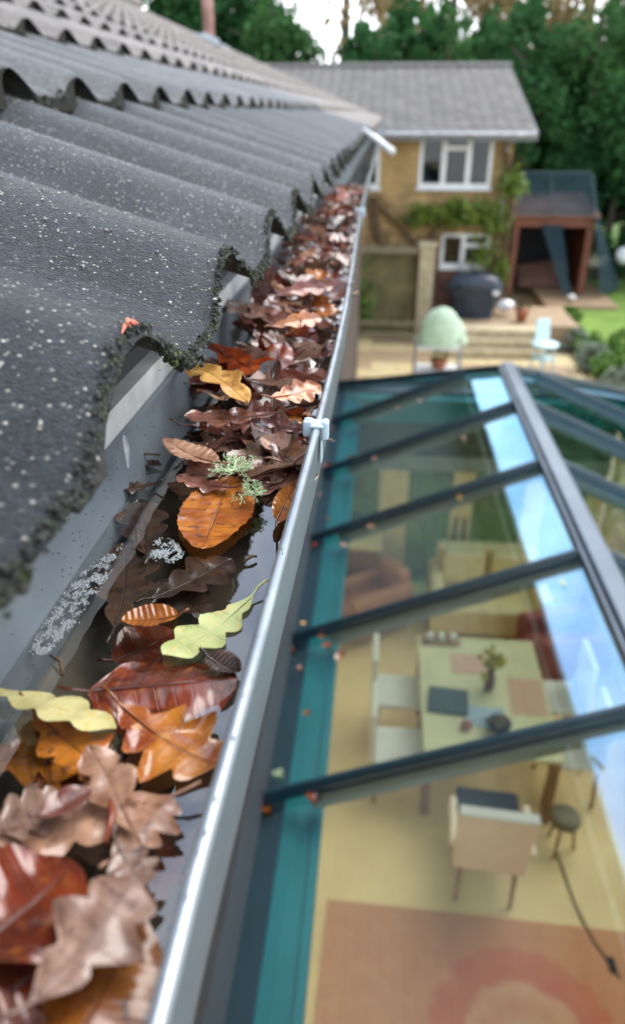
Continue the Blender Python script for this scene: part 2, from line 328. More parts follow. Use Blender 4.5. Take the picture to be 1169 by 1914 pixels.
M['silver'] = mat('silver_shrub', (.30, .35, .27), rough=.8, col2=(.13, .18, .11), nscale=7, trans=.1)
M['bluecover'] = mat('navy_cover', (.015, .025, .04), rough=.35, var=.4, nscale=4, bump=.02, bscale=7)
M['fleece'] = mat('green_fleece', (.58, .72, .55), rough=.8, var=.12, nscale=5, trans=.3)
M['alu'] = mat('grey_metal', (.32, .33, .35), rough=.4, metal=.4)
M['pot'] = mat('terracotta', (.35, .12, .06), rough=.8)
M['bluetub'] = mat('blue_tub', (.02, .06, .25), rough=.3, var=.1)
M['paleblue'] = mat('pale_blue_paint', (.45, .62, .64), rough=.5, var=.1)
M['pinkpipe'] = mat('pink_brown_pipe', (.33, .18, .15), rough=.6)
M['lead'] = mat('lead_flashing', (.42, .46, .48), rough=.4, var=.2, nscale=12)
M['fabric'] = mat('beige_fabric', (.86, .70, .48), rough=.95, var=.08, nscale=30)
M['fabricwhite'] = mat('white_fabric', (.74, .70, .58), rough=.95, var=.06)
M['navy'] = mat('navy_cloth', (.012, .014, .022), rough=.9)
M['wood'] = mat('brown_wood', (.30, .15, .06), rough=.5)
M['tabletop'] = mat('pale_green_table', (.66, .60, .30), rough=.45, col2=(.56, .52, .25), nscale=3)
M['pinkmat'] = mat('pink_mat', (.62, .38, .24), rough=.9, var=.05)
M['darkmat'] = mat('dark_green_mat', (.025, .04, .035), rough=.6)
M['red'] = mat('dull_red_fabric', (.30, .07, .05), rough=.9, var=.1)
M['terra'] = mat('orange_fabric', (.48, .20, .09), rough=.9, var=.1)
M['paper'] = mat('printed_paper', (.55, .66, .66), rough=.7, col2=(.20, .28, .33), nscale=30)
M['yellowflower'] = mat('yellow_flower', (.45, .36, .03), rough=.8, col2=(.2, .2, .03), nscale=40)
M['lichen'] = mat('lichen', (.58, .70, .42), rough=.8, col2=(.42, .55, .30), nscale=80, trans=.15)
M['cane'] = mat('cane', (.3, .27, .1), rough=.8)

def rug_mat():
    m = mat('patterned_rug', (.62, .30, .15), rough=.95, col2=(.50, .20, .10), nscale=5); nt = m.node_tree; N = nt.nodes.new; L = nt.links.new
    b = nt.nodes['Principled BSDF']; src = b.inputs['Base Color'].links[0].from_socket
    tc = N('ShaderNodeTexCoord'); nz = N('ShaderNodeTexNoise'); nz.inputs['Scale'].default_value = 9; L(tc.outputs['Object'], nz.inputs['Vector'])
    ln = N('ShaderNodeVectorMath'); ln.operation = 'LENGTH'; L(tc.outputs['Object'], ln.inputs[0])
    ad = N('ShaderNodeMath'); ad.operation = 'MULTIPLY_ADD'; L(nz.outputs['Fac'], ad.inputs[0]); ad.inputs[1].default_value = .16; L(ln.outputs['Value'], ad.inputs[2])
    cr = N('ShaderNodeValToRGB'); e = cr.color_ramp; e.interpolation = 'EASE'
    stops = [(0, (.58, .34, .16)), (.16, (.62, .36, .18)), (.30, (.52, .22, .10)), (.44, (.62, .33, .17)), (.50, (.52, .10, .055)), (.66, (.54, .12, .065)), (.73, (.57, .25, .12)), (1, (.62, .30, .15))]
    while len(e.elements) < len(stops): e.elements.new(.5)
    for el, (p, c) in zip(e.elements, stops): el.position = p; el.color = (*c, 1)
    L(ad.outputs[0], cr.inputs[0]); mx = N('ShaderNodeMixRGB'); mx.inputs[0].default_value = .62; L(src, mx.inputs[1]); L(cr.outputs[0], mx.inputs[2])
    L(mx.outputs[0], b.inputs['Base Color']); return m
M['rug'] = rug_mat()

LM = {   # leaf materials
 'orange': leaf_mat('orange_leaf', (.46, .15, .012), (.28, .07, .008), (.10, .03, .01), rough=.32, wet=1.0),
 'orange_oak': leaf_mat('amber_leaf', (.50, .18, .02), (.24, .045, .008), (.55, .25, .09), rough=.3, wet=1.0),
 'palegreen': leaf_mat('pale_green_leaf', (.50, .55, .24), (.38, .43, .16), (.66, .5, .22), rough=.55, wet=.25, veinc=(.72, .74, .42), trans=.2),
 'paleyellow': leaf_mat('pale_yellow_leaf', (.52, .47, .21), (.40, .35, .14), (.5, .36, .1), rough=.5, wet=.4, veinc=(.70, .66, .36), trans=.2),
 'darkred': leaf_mat('dark_red_leaf', (.20, .032, .010), (.085, .018, .009), (.24, .07, .015), rough=.22, wet=1.0),
 'brown': leaf_mat('dark_brown_leaf', (.105, .052, .03), (.055, .028, .018), (.03, .016, .012), rough=.35, wet=.9),
 'tan': leaf_mat('tan_leaf', (.50, .29, .18), (.34, .17, .10), (.20, .09, .05), rough=.3, wet=.8, veinc=(.34, .17, .09)),
 'greytan': leaf_mat('grey_tan_leaf', (.34, .21, .15), (.20, .11, .075), (.12, .05, .035), rough=.3, wet=.9),
 'pink': leaf_mat('pinkish_brown_leaf', (.30, .13, .095), (.13, .042, .028), (.10, .035, .025), rough=.25, wet=1.0),
 'yellow': leaf_mat('ochre_leaf', (.66, .38, .10), (.50, .25, .06), (.25, .1, .03), rough=.4, wet=.5),
 'red': leaf_mat('russet_leaf', (.36, .065, .012), (.20, .03, .008), (.12, .02, .01), rough=.28, wet=.9),
}

# ------------------------------------------------------------------ near house roof
A0 = .1013; GC = 3.168*A0; GS = 1.245*A0; GAUGE = math.hypot(GC, GS); SP = .21
SLOPE = math.atan2(GS, GC); TT = SLOPE - math.atan2(.030, GAUGE)      # each tile lies flatter than the roof
ROOF_Y1 = 17.0
def prof(u):
    """height of the tile's roll across its width, 0..1"""
    if u < .47: t = max(0, (u-.04)/.43); return math.sin(PI/2*t)**1.25
    t = min(1, max(0, (u-.49)/.27)); return .5+.5*math.cos(PI*t)
def arch(u, hw=.20): q = abs(u-.49+(hw-.2)*.35)/hw; return math.sqrt(1-q*q) if q < 1 else 0
def tile_mesh(name, nu, down, seed=0, w=SP, rh=.028, length=.415, th=.007, rough=.0006):
    nz = lambda a, b_: noise.noise(Vector((a*31+seed*7.3, b_*19, seed)))*rough
    us = [i/nu for i in range(nu+1)]
    rows = [0.0, .002, .007, .1, .25, length] if nu > 12 else [0.0, length]
    top = []; bot = []
    for s_ in rows:
        e = {0.0: -.006, .002: -.002}.get(s_, 0) if nu > 12 else 0
        top.append([(s_, u*w, prof(u)*rh + e + nz(u, s_*10) + (.002 if u > .97 else 0)) for u in us])
    for s_ in (0.0, length):
        bot.append([(s_ if s_ else .001, u*w, min(prof(u)*rh - th*.8, -th-down + (rh+down)*arch(u, .30 if down == 0 else .20)) + nz(u+5, s_)*2) for u in us])
    vs_ = [q for r in top for q in r] + [q for r in bot for q in r]
    n = nu+1; R = len(top); f = []
    for i in range(R-1):
        for k in range(nu): f.append((i*n+k, (i+1)*n+k, (i+1)*n+k+1, i*n+k+1))
    for k in range(nu): f.append((R*n+k, R*n+k+1, (R+1)*n+k+1, (R+1)*n+k))
    for k in range(nu): f.append((k, k+1, R*n+k+1, R*n+k))
    for i in range(R-1):  # sides
        pass
    f.append(tuple([i*n for i in range(R)] + [(R+1)*n, R*n])); f.append(tuple([i*n+nu for i in range(R)][::-1] + [R*n+nu, (R+1)*n+nu]))
    # local: x = up the slope, y = along the eave, z = out; written as world axes
    ct, st = math.cos(TT), math.sin(TT)
    vv = [(-s_*ct - z*st*0 - z*st, y, s_*st + z*ct) for s_, y, z in vs_]
    return vv, f
def tile_me(name, mt, **k):
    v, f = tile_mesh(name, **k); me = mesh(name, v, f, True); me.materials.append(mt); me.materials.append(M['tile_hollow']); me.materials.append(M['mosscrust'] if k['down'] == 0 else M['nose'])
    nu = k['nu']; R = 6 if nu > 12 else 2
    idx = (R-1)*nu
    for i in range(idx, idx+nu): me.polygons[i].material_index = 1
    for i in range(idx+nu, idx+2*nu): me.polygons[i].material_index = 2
    for i in range(idx, len(me.polygons)): me.polygons[i].use_smooth = False
    return me
TH = .028
def tile_origin(k, i):
    cx_ = -A0 - k*GC; cz = H - .77*A0 + k*GS
    return Vector((cx_ + TH*math.sin(TT), .296 - .46*SP + i*SP, cz - TH*math.cos(TT)))
house = thing('near_house', (-.45, 2, 0), 'house under the camera with grey ribbed concrete roof tiles', 'house')
HO = house.location
def hloc(v): return Vector(v) - HO
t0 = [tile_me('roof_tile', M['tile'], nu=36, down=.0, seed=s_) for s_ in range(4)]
t1 = [tile_me('roof_tile', M['tile_sheen'], nu=28, down=.014, seed=s_+5) for s_ in range(4)]
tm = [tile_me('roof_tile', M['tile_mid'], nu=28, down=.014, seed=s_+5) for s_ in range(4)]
NK = 15; I0, I1 = -3, int((ROOF_Y1-.2)/SP)
allt = [(k, i) for k in range(NK) for i in range(I0, I1)]
def vis(k, i):
    p = tile_origin(k, i) - CAM; d = p.dot(FW)
    if d < .05: return 9 if p.length > 1.2 else .5
    return p.length
allt.sort(key=lambda q: vis(*q))
near_t, far_t = allt[:290], allt[290:]
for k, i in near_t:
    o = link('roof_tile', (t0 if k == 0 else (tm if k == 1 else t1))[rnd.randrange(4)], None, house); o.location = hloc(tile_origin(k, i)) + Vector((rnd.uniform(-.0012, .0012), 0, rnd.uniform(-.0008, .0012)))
    o.rotation_euler = (rnd.gauss(0, .004), rnd.gauss(0, .003), rnd.gauss(0, .004))
def join_tiles(lst, origin, parent, nu, down, name, mt, w=SP):
    v, f = tile_mesh('x', nu, down, w=w); v = np.array(v); nv = len(v)
    quads = [q for q in f if len(q) == 4]; q = np.array(quads)
    V = []; F = []
    for j, a in enumerate(lst):
        o = origin(*a) + Vector((0, 0, rnd.uniform(-.002, .003))); V.append(v + np.array(o)); F.append(q + j*nv)
    V = np.concatenate(V); F = np.concatenate(F)
    me = bpy.data.meshes.new(name); me.vertices.add(len(V)); me.vertices.foreach_set('co', V.ravel()); me.loops.add(F.size); me.polygons.add(len(F))
    me.loops.foreach_set('vertex_index', F.ravel()); me.polygons.foreach_set('loop_start', np.arange(0, F.size, 4)); me.update(calc_edges=True); me.validate()
    me.polygons.foreach_set('use_smooth', [True]*len(me.polygons)); me.materials.append(mt)
    o = link(name, me, None, parent); o['kind'] = 'stuff'; return o
far_o = join_tiles([(k, i) for k, i in far_t], lambda k, i: hloc(tile_origin(k, i)), house, 12, .014, 'roof_tile_field', M['tile_sheen'])
# deck under the tiles, verge, back slope
b = MB(); kx = NK
def rp(k, dz=-.075): return (-A0 - k*GC - .03, H - .77*A0 + k*GS + dz)
(xa, za), (xb, zb) = rp(.10, -.075), rp(kx, -.08)
for y0, y1 in ((-1.2, ROOF_Y1-.05),):
    b.add([(xa, y0, za), (xb, y0, zb), (xb, y1, zb), (xa, y1, za), (xa, y0, za-.03), (xb, y0, zb-.03), (xb, y1, zb-.03), (xa, y1, za-.03)],
          [(0,1,2,3), (7,6,5,4), (0,4,5,1), (1,5,6,2), (2,6,7,3), (3,7,4,0)])
b.v = [v-HO for v in b.v]; b.build('roof_deck', M['dark'], house)
rx, rz = -A0-kx*GC, H-.77*A0+kx*GS
b = MB(); b.add([hloc(q) for q in [(rx, -1.2, rz), (rx, ROOF_Y1, rz), (rx-5, ROOF_Y1, rz-2), (rx-5, -1.2, rz-2)]], [(0,1,2,3)]); b.build('back_slope', M['tile_sheen'], house)
b = MB(); b.tube([hloc((rx, -1.2, rz+.02)), hloc((rx, ROOF_Y1+.02, rz+.02))], .12, 12); b.build('ridge_tile', M['tile_sheen'], house)
b = MB(); b.box(-.172, -.152, -1.3, ROOF_Y1, H-.268, H-.152); b.v = [v-HO for v in b.v]; b.build('fascia', M['fascia'], house)
b = MB(); b.box(-.452, -.174, -1.3, ROOF_Y1, H-.262, H-.25); b.v = [v-HO for v in b.v]; b.build('soffit', M['soffit'], house)
b = MB(); b.box(-8.6, -.45, -1.3, ROOF_Y1-.2, 0, H-.264); b.v = [v-HO for v in b.v]; b.build('wall', M['brick'], house)
# flue on the roof
def roofpoint(k, y, dz=0): return Vector((-A0-k*GC, y, H-.77*A0+k*GS+dz))
nrm = Vector((math.sin(SLOPE), 0, math.cos(SLOPE)))
rp0 = roofpoint(0, 0)
fp = at_plane(392, 78, rp0 + nrm*.0, nrm)
b = MB(); b.tube([fp-HO+Vector((0,0,-.1)), fp-HO+Vector((0,0,.9))], .062 if fp.y < 9 else .075, 16); b.build('flue_pipe', M['pinkpipe'], house, True)
b = MB(); q = fp-HO
ux = Vector((-math.cos(SLOPE), 0, math.sin(SLOPE)))
for sgn, (a0, a1), (c0, c1), hh in ((1, (-.25, .16), (-.20, .20), .035), (1, (-.10, .10), (-.1, .1), .07)):
    vv = []
    for h_ in (0, hh):
        for aa, cc in ((a0, c0), (a1, c0), (a1, c1), (a0, c1)): vv.append(q + ux*aa + Vector((0, cc, 0)) + nrm*(h_+.005))
    b.add(vv, [(0,3,2,1), (4,5,6,7), (0,1,5,4), (1,2,6,5), (2,3,7,6), (3,0,4,7)])
b.build('lead_flashing', M['lead'], house)

# grains on the nearest tiles
def tilepoint(k, i, s_, u, lift=0.):
    o = tile_origin(k, i); z = prof(u)*.028 + lift
    return Vector((o.x - s_*math.cos(TT) - z*math.sin(TT), o.y + u*SP, o.z + s_*math.sin(TT) + z*math.cos(TT)))
b = MB(); oct_ = [(1,0,0), (-1,0,0), (0,1,0), (0,-1,0), (0,0,1), (0,0,-1)]; of = [(0,2,4), (2,1,4), (1,3,4), (3,0,4), (2,0,5), (1,2,5), (3,1,5), (0,3,5)]
for n_ in range(17000):
    i = rnd.choice((-2, -1, -1, 0, 0, 0, 1, 1, 2, 3, 4)); s_ = rnd.random()**.8*.34; u = rnd.random()
    r = .0003 + .0013*rnd.random()**9; p = tilepoint(0, i, s_, u, r*.3) - HO
    rot = Matrix.Rotation(rnd.random()*6, 3, (rnd.random(), rnd.random(), rnd.random()+.1))
    b.add([p + rot@Vector((x*r*rnd.uniform(.7, 1.3), y*r, z*r*.8)) for x, y, z in oct_], of)
g = b.build('sand_grain', M['grain'], house); g['kind'] = 'stuff'

# algae crust and moss along the eave edge
crust = MB(); moss = MB()
def blades(mb, c, n, r, ln, up=Vector((.6, 0, .5))):
    for _ in range(n):
        p = c + Vector((rnd.gauss(0, r), rnd.gauss(0, r), rnd.gauss(0, r)))
        d = (Vector((rnd.gauss(0, 1), rnd.gauss(0, 1), rnd.gauss(0, 1))) + up).normalized()*ln*rnd.uniform(.5, 1.3)
        w = Vector((rnd.gauss(0, 1), rnd.gauss(0, 1), rnd.gauss(0, 1))).normalized()*ln*.16
        mb.add([p-w*.7, p+w*.7, p+d], [(0, 1, 2)])
for i in range(-3, 24):
    dens = 240 if i < 4 else (70 if i < 10 else 14)
    for n_ in range(dens):
        u = rnd.random(); h_ = -rnd.uniform(.0, .006)
        p = tilepoint(0, i, rnd.choice((rnd.uniform(-.001, .001), abs(rnd.gauss(0, .0014)))), u, h_ if rnd.random() < .85 else .0001) - HO
        sz = rnd.uniform(.0005, .0016) if i < 6 else rnd.uniform(.0015, .0035)
        crust.blob(p, sz, seed=n_+i*61, sub=1, amp=.9, sc=3)
        if rnd.random() < .5: blades(moss, p, 9 if i < 6 else 5, sz*.9, .0016 if i < 6 else .003)
    # a thicker hanging tuft under the steep flank of each roll
    for n_ in range(34):
        u = rnd.uniform(.60, .84); p = tilepoint(0, i, rnd.uniform(-.002, .006), u, -rnd.uniform(.002, .010)) - HO
        sz = rnd.uniform(.0010, .0024); crust.blob(p, sz, seed=n_+i*17, sub=1, amp=.9, sc=3)
        blades(moss, p, 12, sz, .0022 if i < 6 else .004)
for k, iis in ((1, range(1, 20)), (2, range(4, 20))):
    for i in iis:
        for n_ in range(9):
            u = rnd.choice((rnd.uniform(.0, .16), rnd.uniform(.72, .95))); p = tilepoint(k, i, rnd.uniform(-.004, .002), u, -rnd.uniform(.002, .018)) - HO
            crust.blob(p, rnd.uniform(.002, .004), seed=n_, sub=1, amp=.9, sc=3); blades(moss, p, 5, .003, .004)
crust.build('algae_crust', M['mosscrust'], house)['kind'] = 'stuff'
moss.build('moss', M['moss'], house)['kind'] = 'stuff'

# ------------------------------------------------------------------ gutter
def rim_x(y):
    ys = [-2, .12, .17, .27, .43, .6, .75, .96, 1.52, 2.4, 5, 30]; xs = [-.041, -.041, -.040, -.0383, -.0353, -.0336, -.0338, -.0363, -.0452, -.048, -.046, -.046]
    for a, b_, x0, x1 in zip(ys, ys[1:], xs, xs[1:]):
        if y <= b_: t = max(0, (y-a)/(b_-a)); return x0+(x1-x0)*t
    return xs[-1]
gut = thing('gutter', (-.09, 2, H-.24), 'grey rain gutter full of wet autumn leaves along the eave', 'gutter')
GO = gut.location
GP = [(-.1505, -.170), (-.1500, -.180), (-.146, -.197), (-.137, -.214), (-.120, -.229), (-.100, -.236), (-.080, -.237), (-.060, -.233), (-.048, -.224), (-.043, -.210), (-.0415, -.190), (-.041, -.172)]
def gx(x, y): w = max(0, min(1, (x+.15)/.109)); return x + w*(rim_x(y)+.041)
ysn = [-.5, -.2, -.05, .05, .12, .17, .22, .27, .35, .43, .5, .6, .68, .75, .85, .96, 1.1, 1.3, 1.52, 1.9, 2.4, 3.2, 4, 5, 7, 10, 13, ROOF_Y1]
def sweep(pr, name, mt, smooth=True, closed=True):
    b = MB(); n = len(pr)
    for y in ysn:
        for x, z in pr: b.v.append(Vector((gx(x, y), y, z+H)) - GO)
    for j in range(len(ysn)-1):
        for k in range(n if closed else n-1):
            k2 = (k+1) % n; b.f.append((j*n+k, (j+1)*n+k, (j+1)*n+k2, j*n+k2))
    return b.build(name, mt, gut, smooth)
inner = GP; outer = [(x + (-.0022 if x < -.1 else .0022), z - (.0022 if -.145 < x < -.045 else 0)) for x, z in GP][::-1]
sweep(inner, 'channel', M['gutter'], closed=False); sweep(outer, 'outer_face', M['gutter_out'], closed=False)
rr = .0022
bead = [(-.0405 + rr*math.cos(a)*1.15, -.1695 + rr*math.sin(a)) for a in [k*2*PI/12 for k in range(12)]]
sweep(bead, 'rim', M['rim'])
lip = [(-.1512, -.1690), (-.1475, -.1690), (-.1475, -.1715), (-.1512, -.1715)]
sweep(lip, 'back_lip', M['gutter'], False)
def clip(y, s=1.):
    x = rim_x(y); e = bpy.data.objects.new('bracket_clip', None); C.objects.link(e); e.parent = gut; e.location = Vector((x, y, H-.170)) - GO
    b = MB(); b.box(-.006*s, .0075*s, -.0095*s, .0095*s, .0035*s, .0065*s); b.build('clip_body', M['clip'], e, bevel=.0008)
    b = MB(); b.box(-.0125*s, -.0035*s, -.0085*s, -.002*s, -.006*s, .0105*s); b.box(-.0125*s, -.0035*s, .003*s, .0085*s, -.006*s, .009*s); b.build('clip_tab', M['clip'], e, bevel=.0012)
    b = MB(); b.box(.0055*s, .0125*s, -.0065*s, .0065*s, -.010*s, .0095*s); b.build('clip_tab', M['clip'], e, bevel=.0015)
    b = MB(); b.box(.0045*s, .0062*s, -.007*s, .007*s, -.034*s, -.0105*s); b.build('strap', M['clip'], e, bevel=.0005)
clip(.425, .62); clip(1.55, .8)
# white pipe stub that sticks out of the gutter far along
p0 = at_y(702, 258, 4.2); p1 = at_y(732, 282, 4.0)
wp = thing('white_pipe', p0, 'short white plastic pipe sticking out from the far end of the gutter', 'pipe')
b = MB(); b.tube([Vector((-.06, .05, .03)), Vector((0, 0, 0)), p1-p0], .015, 14); b.build('pipe_wall', M['white'], wp, True)
b = MB(); b.tube([(p1-p0)*.9, (p1-p0)*1.04], .018, 14); b.build('pipe_collar', M['white'], wp, True)

WZ = H - .2005      # water level
b = MB()
ny = 260; 
for j in range(ny+1):
    y = -.5 + (j/ny)**1.6*8.0
    for x in (-.1445, -.12, -.09, -.06, -.0425): b.v.append(Vector((gx(x, y) , y, WZ)))
for j in range(ny):
    for k in range(4): b.f.append((j*5+k, j*5+k+1, (j+1)*5+k+1, (j+1)*5+k))
w = b.build('water', M['water'], None, True); tag(w, kind='structure')
b = MB()   # sludge on the gutter floor
for j in range(61):
    y = .20 + j/60*.14
    for k in range(15):
        x = -.134 + k/14*.060*(.35+.65*math.sin(PI*j/60))
        zb = -.236 + .02*abs((x+.09)/.05)**3
        h_ = .007*max(0, noise.noise(Vector((x*45, y*22, 1)))+.35) + .005*noise.noise(Vector((x*160, y*140, 3)))
        b.v.append(Vector((gx(x, y), y, H+zb+max(.0004, h_))))
for j in range(60):
    for k in range(14): b.f.append((j*15+k, j*15+k+1, (j+1)*15+k+1, (j+1)*15+k))
s_ = b.build('sludge', M['sludge'], None, True); tag(s_, 'dark green algae sludge on the gutter floor under the water', 'sludge', kind='stuff')
b = MB()   # grit and specks stuck on the wet back wall and the rim
for q_ in range(520):
    y = .08 + rnd.random()**1.5*.9; t_ = rnd.random()
    if rnd.random() < .9: k_ = rnd.choice((0, 1, 2)); (xa_, za_), (xb_, zb_) = GP[k_], GP[k_+1]; f_ = rnd.random(); x, z = xa_+(xb_-xa_)*f_+.0004, za_+(zb_-za_)*f_+.0002
    else: x, z = -.0400+rnd.gauss(0, .0012), -.1669
    r_ = rnd.uniform(.0002, .0007); p = Vector((gx(x, y), y, H+z)); b.add([p+Vector((cx_*r_, cy_*r_*1.4, cz_*r_*.6)) for cx_, cy_, cz_ in oct_], of)
o = b.build('grit', mat('gutter_grit', (.05, .045, .035), rough=.6, col2=(.22, .22, .2), nscale=200)); tag(o, 'specks of dark and pale grit on the gutter wall and rim', 'grit', kind='stuff')
b = MB()   # thin dark silt film over the gutter floor
NS = 20
for j in range(91):
    y = -.35 + j/90*3.2
    for k in range(NS+1):
        t_ = k/NS; pos = 3.0 + t_*(8.4-3.0); i_ = int(pos); f_ = pos-i_; (xa_, za_), (xb_, zb_) = GP[i_], GP[min(i_+1, 11)]
        x = xa_+(xb_-xa_)*f_; z = za_+(zb_-za_)*f_; h_ = .0004 + .0008*max(0, noise.noise(Vector((x*60, y*40, 7)))+.3)
        b.v.append(Vector((gx(x, y), y, H+z+h_)))
for j in range(90):
    for k in range(NS): b.f.append((j*(NS+1)+k, j*(NS+1)+k+1, (j+1)*(NS+1)+k+1, (j+1)*(NS+1)+k))
o = b.build('silt', mat('gutter_silt', (.075, .058, .036), rough=.7, col2=(.022, .022, .016), nscale=35, detail=8), None, True); tag(o, 'thin dark silt film on the gutter floor below the water', 'silt', kind='stuff')
# foam
def foam(label, poly, n, r0, r1):
    b = MB(); pts = [at_z(px, py, WZ) for px, py in poly]
    bm = bmesh.new(); bmesh.ops.create_icosphere(bm, subdivisions=1, radius=1); vv = [v.co.copy() for v in bm.verts]; ff = [tuple(v.index for v in f.verts) for f in bm.faces]; bm.free()
    xs = [p.x for p in pts]; ys = [p.y for p in pts]; c = 0; t = 0
    def ins(x, y):
        r = False; j = len(pts)-1
        for i in range(len(pts)):
            if (pts[i].y > y) != (pts[j].y > y) and x < (pts[j].x-pts[i].x)*(y-pts[i].y)/(pts[j].y-pts[i].y)+pts[i].x: r = not r
            j = i
        return r
    while c < n and t < n*30:
        t += 1; x = rnd.uniform(min(xs), max(xs)); y = rnd.uniform(min(ys), max(ys))
        if not ins(x + rnd.gauss(0, .001), y + rnd.gauss(0, .001)) or noise.noise(Vector((x*260, y*160, 5)))+.5*noise.noise(Vector((x*700, y*500, 2))) < rnd.uniform(-.25, .25): continue
        r = rnd.uniform(r0, r1); p = Vector((x, y, WZ)); b.add([p+v*r for v in vv], ff); c += 1
    o = b.build('foam', M['bubble'], None, True); tag(o, label, 'foam', kind='stuff')
foam('white froth of small bubbles along the left waterline of the gutter', [(60, 1215), (105, 1130), (150, 1075), (225, 1020), (205, 1075), (160, 1130), (120, 1190), (85, 1225)], 2300, .0002, .00062)
foam('small round patch of froth below the orange beech leaf', [(282, 1045), (285, 1015), (305, 1005), (330, 1015), (343, 1040), (320, 1052)], 900, .0002, .0006)

# ------------------------------------------------------------------ leaves
def leaf_mesh(name, kind, L_, W, seed, n=34, mh=5, fold=.15, curl=.3, ripple=.12, stem=True, lobes=4, bend=0., pleat=1.):
    r = random.Random(seed); v = []; f = []; uv = []
    ph = (r.uniform(-.12, .12), r.uniform(-.12, .12)); side = r.uniform(-.15, .15)
    if kind == 'oak':
        def width(t, sgn):
            e = (math.sin(PI*min(1, t)**1.15))**.75*(.62+.5*t)
            lo = .5-.5*math.cos(2*PI*(lobes*t*(1-.04*t)+ph[0 if sgn > 0 else 1]))
            lo = lo**.5
            return W/2*e*(.54+.50*lo)*(1+.14*noise.noise(Vector((t*7, sgn, seed)))+.07*noise.noise(Vector((t*38, sgn, seed)))) + .0004
        slant = .17
    else:
        def width(t, sgn):
            e = (math.sin(PI*t**.80))**.66
            return W/2*e*(1+.02*math.cos(2*PI*t*18)+.05*noise.noise(Vector((t*5, sgn, seed)))) + .0004
        slant = .30
    nvv = lobes*2 if kind == 'oak' else 9
    for j in range(n+1):
        t = .5-.5*math.cos(PI*(j/n)) if j in (0, n) else (j/n)
        for k in range(-mh, mh+1):
            u = k/mh; wd = width(t, 1 if u >= 0 else -1)
            x = (t-.5)*L_ + slant*abs(u)*wd*(1-t*.6) ; y = u*wd + side*L_*((t-.5)**2) 
            z = fold*abs(u)*wd
            z += curl*L_*((t-.5)**2) + bend*wd*u*u*2
            z += ripple*wd*(abs(u)**1.5)*noise.noise(Vector((t*4.5+seed, u*1.4, seed*.7)))*1.6
            if kind != 'oak': z += pleat*.00024*(1+1.2*noise.noise(Vector((t*5, u*2, seed))))*math.cos(2*PI*t*9)*min(1, abs(u)*3)*(L_/.045)
            else: z += .0004*math.cos(2*PI*t*nvv/2)*min(1, abs(u)*2)*(L_/.05)
            v.append((x, y, z)); uv.append((t, u*.5+.5))
    c = 2*mh+1
    for j in range(n):
        for k in range(2*mh): f.append((j*c+k, (j+1)*c+k, (j+1)*c+k+1, j*c+k+1))
    me = bpy.data.meshes.new(name)
    if stem:      # stalk: a thin tapered tube
        b = MB(); b.v = [Vector(q) for q in v]; b.f = f
        z0 = curl*L_*.25
        pts = [Vector((.35*L_, 0, curl*L_*.12-.0002)), Vector((0, 0, -.0003)), Vector((-.48*L_, side*L_*.23, z0)), Vector((-.58*L_, side*L_*.33, z0+.002)), Vector((-.68*L_, side*L_*.5+.002*r.uniform(-1, 1), z0+.003))]
        b.tube(pts, [.00018, .0004, .0006, .00065, .0008], 5); v = [tuple(q) for q in b.v]; f = b.f
        uv += [(.5, .5)]*(len(v)-len(uv))
    me.from_pydata(v, [], f); me.update(); me.polygons.foreach_set('use_smooth', [True]*len(me.polygons))
    ul = me.uv_layers.new(name='uv'); li = np.empty(len(me.loops), dtype=np.int32); me.loops.foreach_get('vertex_index', li)
    ul.data.foreach_set('uv', np.array(uv, dtype=np.float32)[li].ravel()); return me

def place_leaf(kind, mt, base, tip, W, label, z=0., seed=1, group=None, fold=.15, curl=.25, ripple=.15, roll=0., pitch=0., lobes=4, stem=True, name=None, bend=0., pleat=1.):
    """a leaf lying from one spot of the water surface to another"""
    z0 = WZ + z; a = at_z(*base, z0); b_ = at_z(*tip, z0); d = b_-a; L_ = d.length
    me = leaf_mesh('leaf', kind, L_, W, seed, n=56, mh=9, fold=fold*.8, curl=curl*.8, ripple=ripple*.65, lobes=lobes, stem=stem, bend=bend, pleat=pleat)
    o = link(name or (kind+'_leaf'), me, LM[mt]); o.location = (a+b_)/2
    o.rotation_euler = (Matrix.Rotation(math.atan2(d.y, d.x), 4, 'Z') @ Matrix.Rotation(-pitch, 4, 'Y') @ Matrix.Rotation(roll, 4, 'X')).to_euler()
    zs = [(o.rotation_euler.to_matrix() @ v.co).z for v in me.vertices]
    o.location.z = z0 - (sum(zs)/len(zs))
    return tag(o, label, 'leaf', group)

P = place_leaf
# submerged
P('oak', 'brown', (225, 1175), (240, 1015), .036, 'dark brown oak leaf sunk beside the froth on the left', -.004, 11, curl=.05)
P('oak', 'brown', (285, 1120), (435, 1045), .034, 'dark brown oak leaf under water below the orange beech leaf', -.003, 12, curl=.05)
P('oak', 'brown', (280, 1040), (262, 935), .032, 'dark brown oak leaf just above the small froth patch', -.001, 13, curl=.08)
P('beech', 'darkred', (210, 1235), (330, 1180), .03, 'deep red brown leaf sunk in the dark pool of the gutter', -.010, 14, curl=.05, pleat=.1)
P('oak', 'brown', (400, 1160), (300, 1085), .03, 'dark sunken oak leaf beside the pale green leaf', -.008, 15, curl=.05)
P('oak', 'orange', (-40, 1430), (165, 1385), .040, 'sunken orange brown oak leaf at the left edge below the pale yellow leaf', -.003, 16, curl=.06)
P('beech', 'darkred', (250, 1480), (60, 1440), .034, 'dark red beech leaf under the lobed tan leaf', -.003, 17, curl=.05)
P('oak', 'darkred', (300, 1560), (285, 1690), .022, 'dark sunken leaf between the tan leaves and the rim', -.006, 18, curl=.05)
